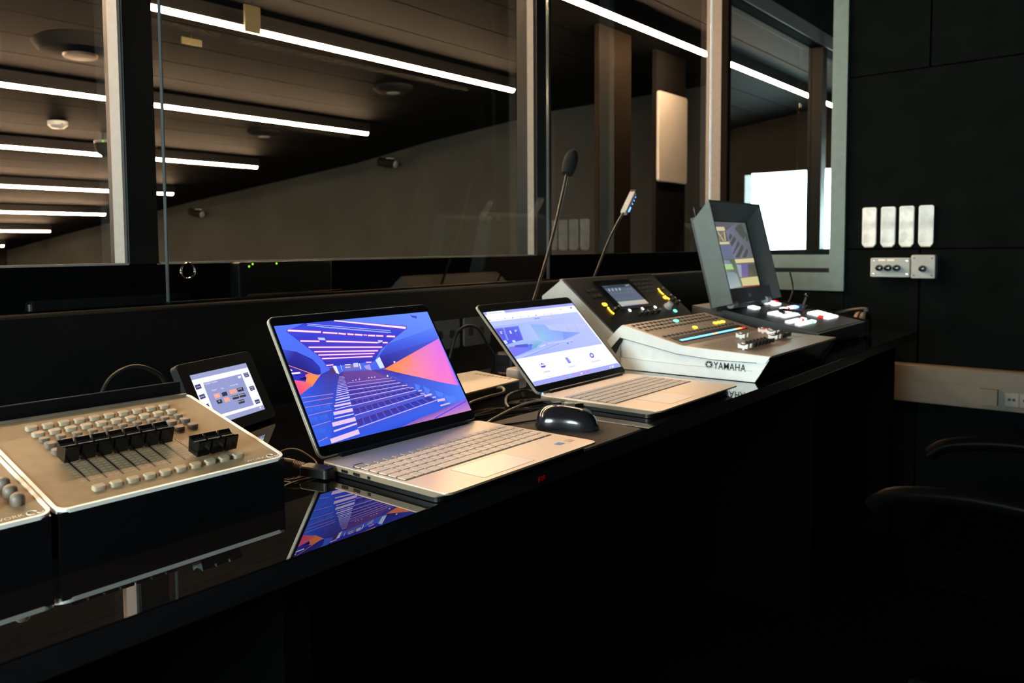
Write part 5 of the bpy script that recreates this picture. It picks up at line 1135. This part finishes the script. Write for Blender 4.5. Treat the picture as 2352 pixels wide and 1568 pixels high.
# gooseneck microphone and lamp
mc = thing('microphone', 'gooseneck microphone with black foam windshield behind the mixer', 'microphone', (1.83, 1.36, DZ))
MB().slab(rr(-.06,-.035,.06,.035,.01,4), 0, .03, .006).build('base', M_BLACK, mc)
MB().tube([(0,0,.03),(.055,0,.125),(.091,0,.169),(.135,0,.245),(.182,0,.334),(.228,0,.440),(.273,0,.554),(.285,0,.590)], .0046, 10, 6).build('gooseneck', mat('dark_metal_stem', (.03,.028,.025), .35, .5, noise=.1), mc, smooth=True)
a = Vector((.037,0,.075)).normalized()
MB().lathe([(.008,-.006),(.017,-.004),(.020,.006),(.0225,.03),(.021,.055),(.015,.072),(.006,.080),(.001,.081)], 20, (.273,0,.552), a).build('foam_windshield', M_FOAM, mc, smooth=True)
lp = thing('gooseneck_lamp', 'slim gooseneck lamp with a flat head and small blue light behind the mixer', 'lamp', (2.10, 1.36, DZ))
MB().lathe([(.03,0),(.03,.012),(.012,.02),(.008,.03)], 18).build('base', M_BLACK, lp)
MB().tube([(0,0,.03),(.10,0,.165),(.161,0,.228),(.243,0,.334),(.31,0,.405),(.352,0,.442)], .0040, 10, 6).build('gooseneck', MATS['dark_metal_stem'], lp, smooth=True)
HM = frame((.349,0,.436), (.070,0,.077), (0,1,0))
MB().slab(rr(0,-.010,.106,.010,.004,3), -.007, .007, .002).build('head', M_GREY, lp, HM)
MB().box(.004,.100,-.0105,.010,-.010,-.0068).build('head_underside', M_BLACK, lp, HM)
MB().box(.098,.107,-.0105,.0105,-.0085,.0075).build('head_tip', M_BLACK, lp, HM)
MB().box(.016,.036,-.0112,-.009,-.0102,-.006).build('blue_light', G_BLUE, lp, HM)
for k in range(3): MB().box(.052+k*.016,.055+k*.016,-.0112,-.009,-.0102,-.007).build('blue_dot', G_BLUE, lp, HM)
# headphones at the end of the switcher
hp = thing('headphones', 'dark headphones with a brown worn pad at the end of the video switcher', 'headphones', (3.19, .87, DZ))
MB().tube([(-.02+.085*math.sin(a), .09*math.cos(a)*.9, .012+.075*abs(math.sin(a*.5+.2))) for a in (0,.5,1.0,1.6,2.2,2.7,3.1)], .007, 10, 5).build('headband', M_BLACK, hp, smooth=True)
for s in (1, -1):
    MB().lathe([(.01,-.018),(.032,-.016),(.038,-.004),(.038,.010),(.030,.014),(.01,.012)], 20, (-.02, .082*s, .043), (0,s,.15)).build('ear_cup', M_BLACK, hp, smooth=True)
    MB().lathe([(.016,.0),(.030,-.008),(.036,0),(.030,.012),(.016,.010)], 20, (-.02, .058*s, .045), (0,-s,.15)).build('ear_pad', mat('worn_brown_leather', (.13,.06,.035), .5, noise=.2, nscale=60), hp, smooth=True)

# ================================================================== ON THE RIGHT WALL
XC = XW-.004
WM = frame((XC, 0, 0), (0,-1,0), (0,0,1))     # local x runs to smaller y, local z out of the wall
for k, (yc, lab) in enumerate(((.955,'white card holder in the row on the black wall, first from the pale window frame'),(.882,'white card holder in the row on the black wall, second from the pale window frame'),(.812,'white card holder in the row on the black wall, third from the pale window frame'),(.740,'white card holder in the row on the black wall, fourth from the pale window frame'))):
    c = thing('card_holder', lab, 'card holder', M=at(XC, yc, 1.15) @ WM.to_3x3().to_4x4(), group='card holders on the black wall')
    MB().slab([(-.018,-.088),(.018,-.088),(.026,-.078),(.0275,-.072),(.0275,.078),(.022,.083),(-.022,.083),(-.0275,.078),(-.0275,-.072),(-.026,-.078)], 0, .012, .002).build('holder', M_CARD, c)
    MB().slab(rr(-.0235,-.070,.0235,.079,.003,2), .0118, .0126, .0002).build('card', mat('card_picture_%d' % k, (.74-.08*(k%2),.86-.07*(k%2),.90-.06*(k%2)), .35, noise=.30, nscale=(22,15,26,12)[k]), c)
    MB().box(-.017,.017,-.0905,-.0865,.001,.013).build('clip', M_GREY, c)
for yc, zc, w, h, n, lab in ((.8635,.973,.150,.082,3,'grey wall box with three round black push buttons'),(.741,.977,.088,.098,1,'square grey wall box with a single black push button')):
    s = thing('push_button_box', lab, 'push button', M=at(XC, yc, zc) @ WM.to_3x3().to_4x4(), group='push button boxes on the black wall')
    MB().slab(rr(-w/2,-h/2,w/2,h/2,.006,4), 0, .045, .003).build('box', mat('pale_grey_box', (.40,.46,.455), .45, noise=.05), s)
    for k in range(n):
        x = (k-(n-1)/2)*.033-(.006 if n == 3 else -.0)
        MB().lathe([(.014,.045),(.0145,.050),(.012,.054),(.013,.066),(.010,.073),(.001,.075)], 18, (x, -.002 if n == 3 else -.008, 0)).build('push_button', M_BLACKG, s, smooth=True)
    for sx in (-1, 1):
        for sy in (-1, 1): MB().lathe([(.0035,.0448),(.0035,.0462),(.001,.0465)], 10, (sx*(w/2-.012), sy*(h/2-.013), 0)).build('screw', M_CHROME if n == 3 else M_BTND, s)
    if n == 3:
        for k in range(2): MB().box(-.045+k*.034,-.018+k*.034,.028,.036,.0446,.0454).build('label_strip', M_TRIM, s)
# trunking under the desk height
tr = thing('cable_trunking', 'cream wall trunking with sockets low on the black wall', 'trunking', (XC, .35, .41))
MB().prism([(0,0),(-.055,0),(-.055,.150),(-.048,.156),(0,.156)], -1.5, .75, 'y').build('channel', M_TRUNK, tr)
MB().box(-.0568,-.055,-1.5,.75,.012,.090).build('cover', M_TRUNK, tr); MB().box(-.0568,-.055,-1.5,.75,.093,.143).build('cover', M_TRUNK, tr)
sb = MB().box(-.092,-.055,.118,.178,.022,.085).build('outlet_box', M_TRUNK, tr)
for k in range(5):
    MB().slab(rr(-.0225,-.026,.0225,.026,.003,2), 0, .004, .0006).build('socket', mat('socket_face', (.26,.24,.20), .4, noise=.04), tr, at(-.0568, .075-k*.048, .048) @ Matrix(((0,0,-1,0),(-1,0,0,0),(0,1,0,0),(0,0,0,1))))
    for j in (-1, 1): MB().lathe([(.0005,.0045),(.0055,.0045),(.0058,.004)], 12, (j*.007, 0, 0)).build('pin_hole', M_INK, tr, at(-.0568, .075-k*.048, .048) @ Matrix(((0,0,-1,0),(-1,0,0,0),(0,1,0,0),(0,0,0,1))))

# ================================================================== OFFICE CHAIR IN THE DARK
ch = thing('office_chair', 'black office chair with curved armrests standing in the dark before the desk', 'chair', (1.95, .12, 0))
MB().slab(rr(-.24,-.22,.24,.24,.06,5), .43, .50, .02).build('seat', M_CHAIR, ch, smooth=True)
MB().slab(rr(-.22,.56,.22,1.02,.06,5), 0, .05, .015).build('backrest', M_CHAIR, ch, Matrix.Translation((0,-.24,0)) @ Matrix.Rotation(math.pi/2+.12, 4, 'X'), smooth=True)
MB().cyl((0,0,.12),(0,0,.43),.025).build('gas_column', M_BLACK, ch)
for s in (-1, 1):
    MB().tube([(s*.255,-.12,.45),(s*.27,-.10,.55),(s*.265,-.02,.60),(s*.26,.12,.612),(s*.255,.24,.595),(s*.25,.285,.565)], .017, 10, 6).build('armrest', M_CHAIRG, ch, smooth=True)
for k in range(5):
    a = 2*math.pi*k/5; lg = MB().cyl((0,0,.11),(.29*math.cos(a),.29*math.sin(a),.065),.024,.016).build('leg', M_BLACK, ch)
    MB().cyl((.29*math.cos(a)-.012*math.sin(a),.29*math.sin(a)+.012*math.cos(a),.03),(.29*math.cos(a)+.012*math.sin(a),.29*math.sin(a)-.012*math.cos(a),.03),.03).build('castor', M_BLACK, lg)
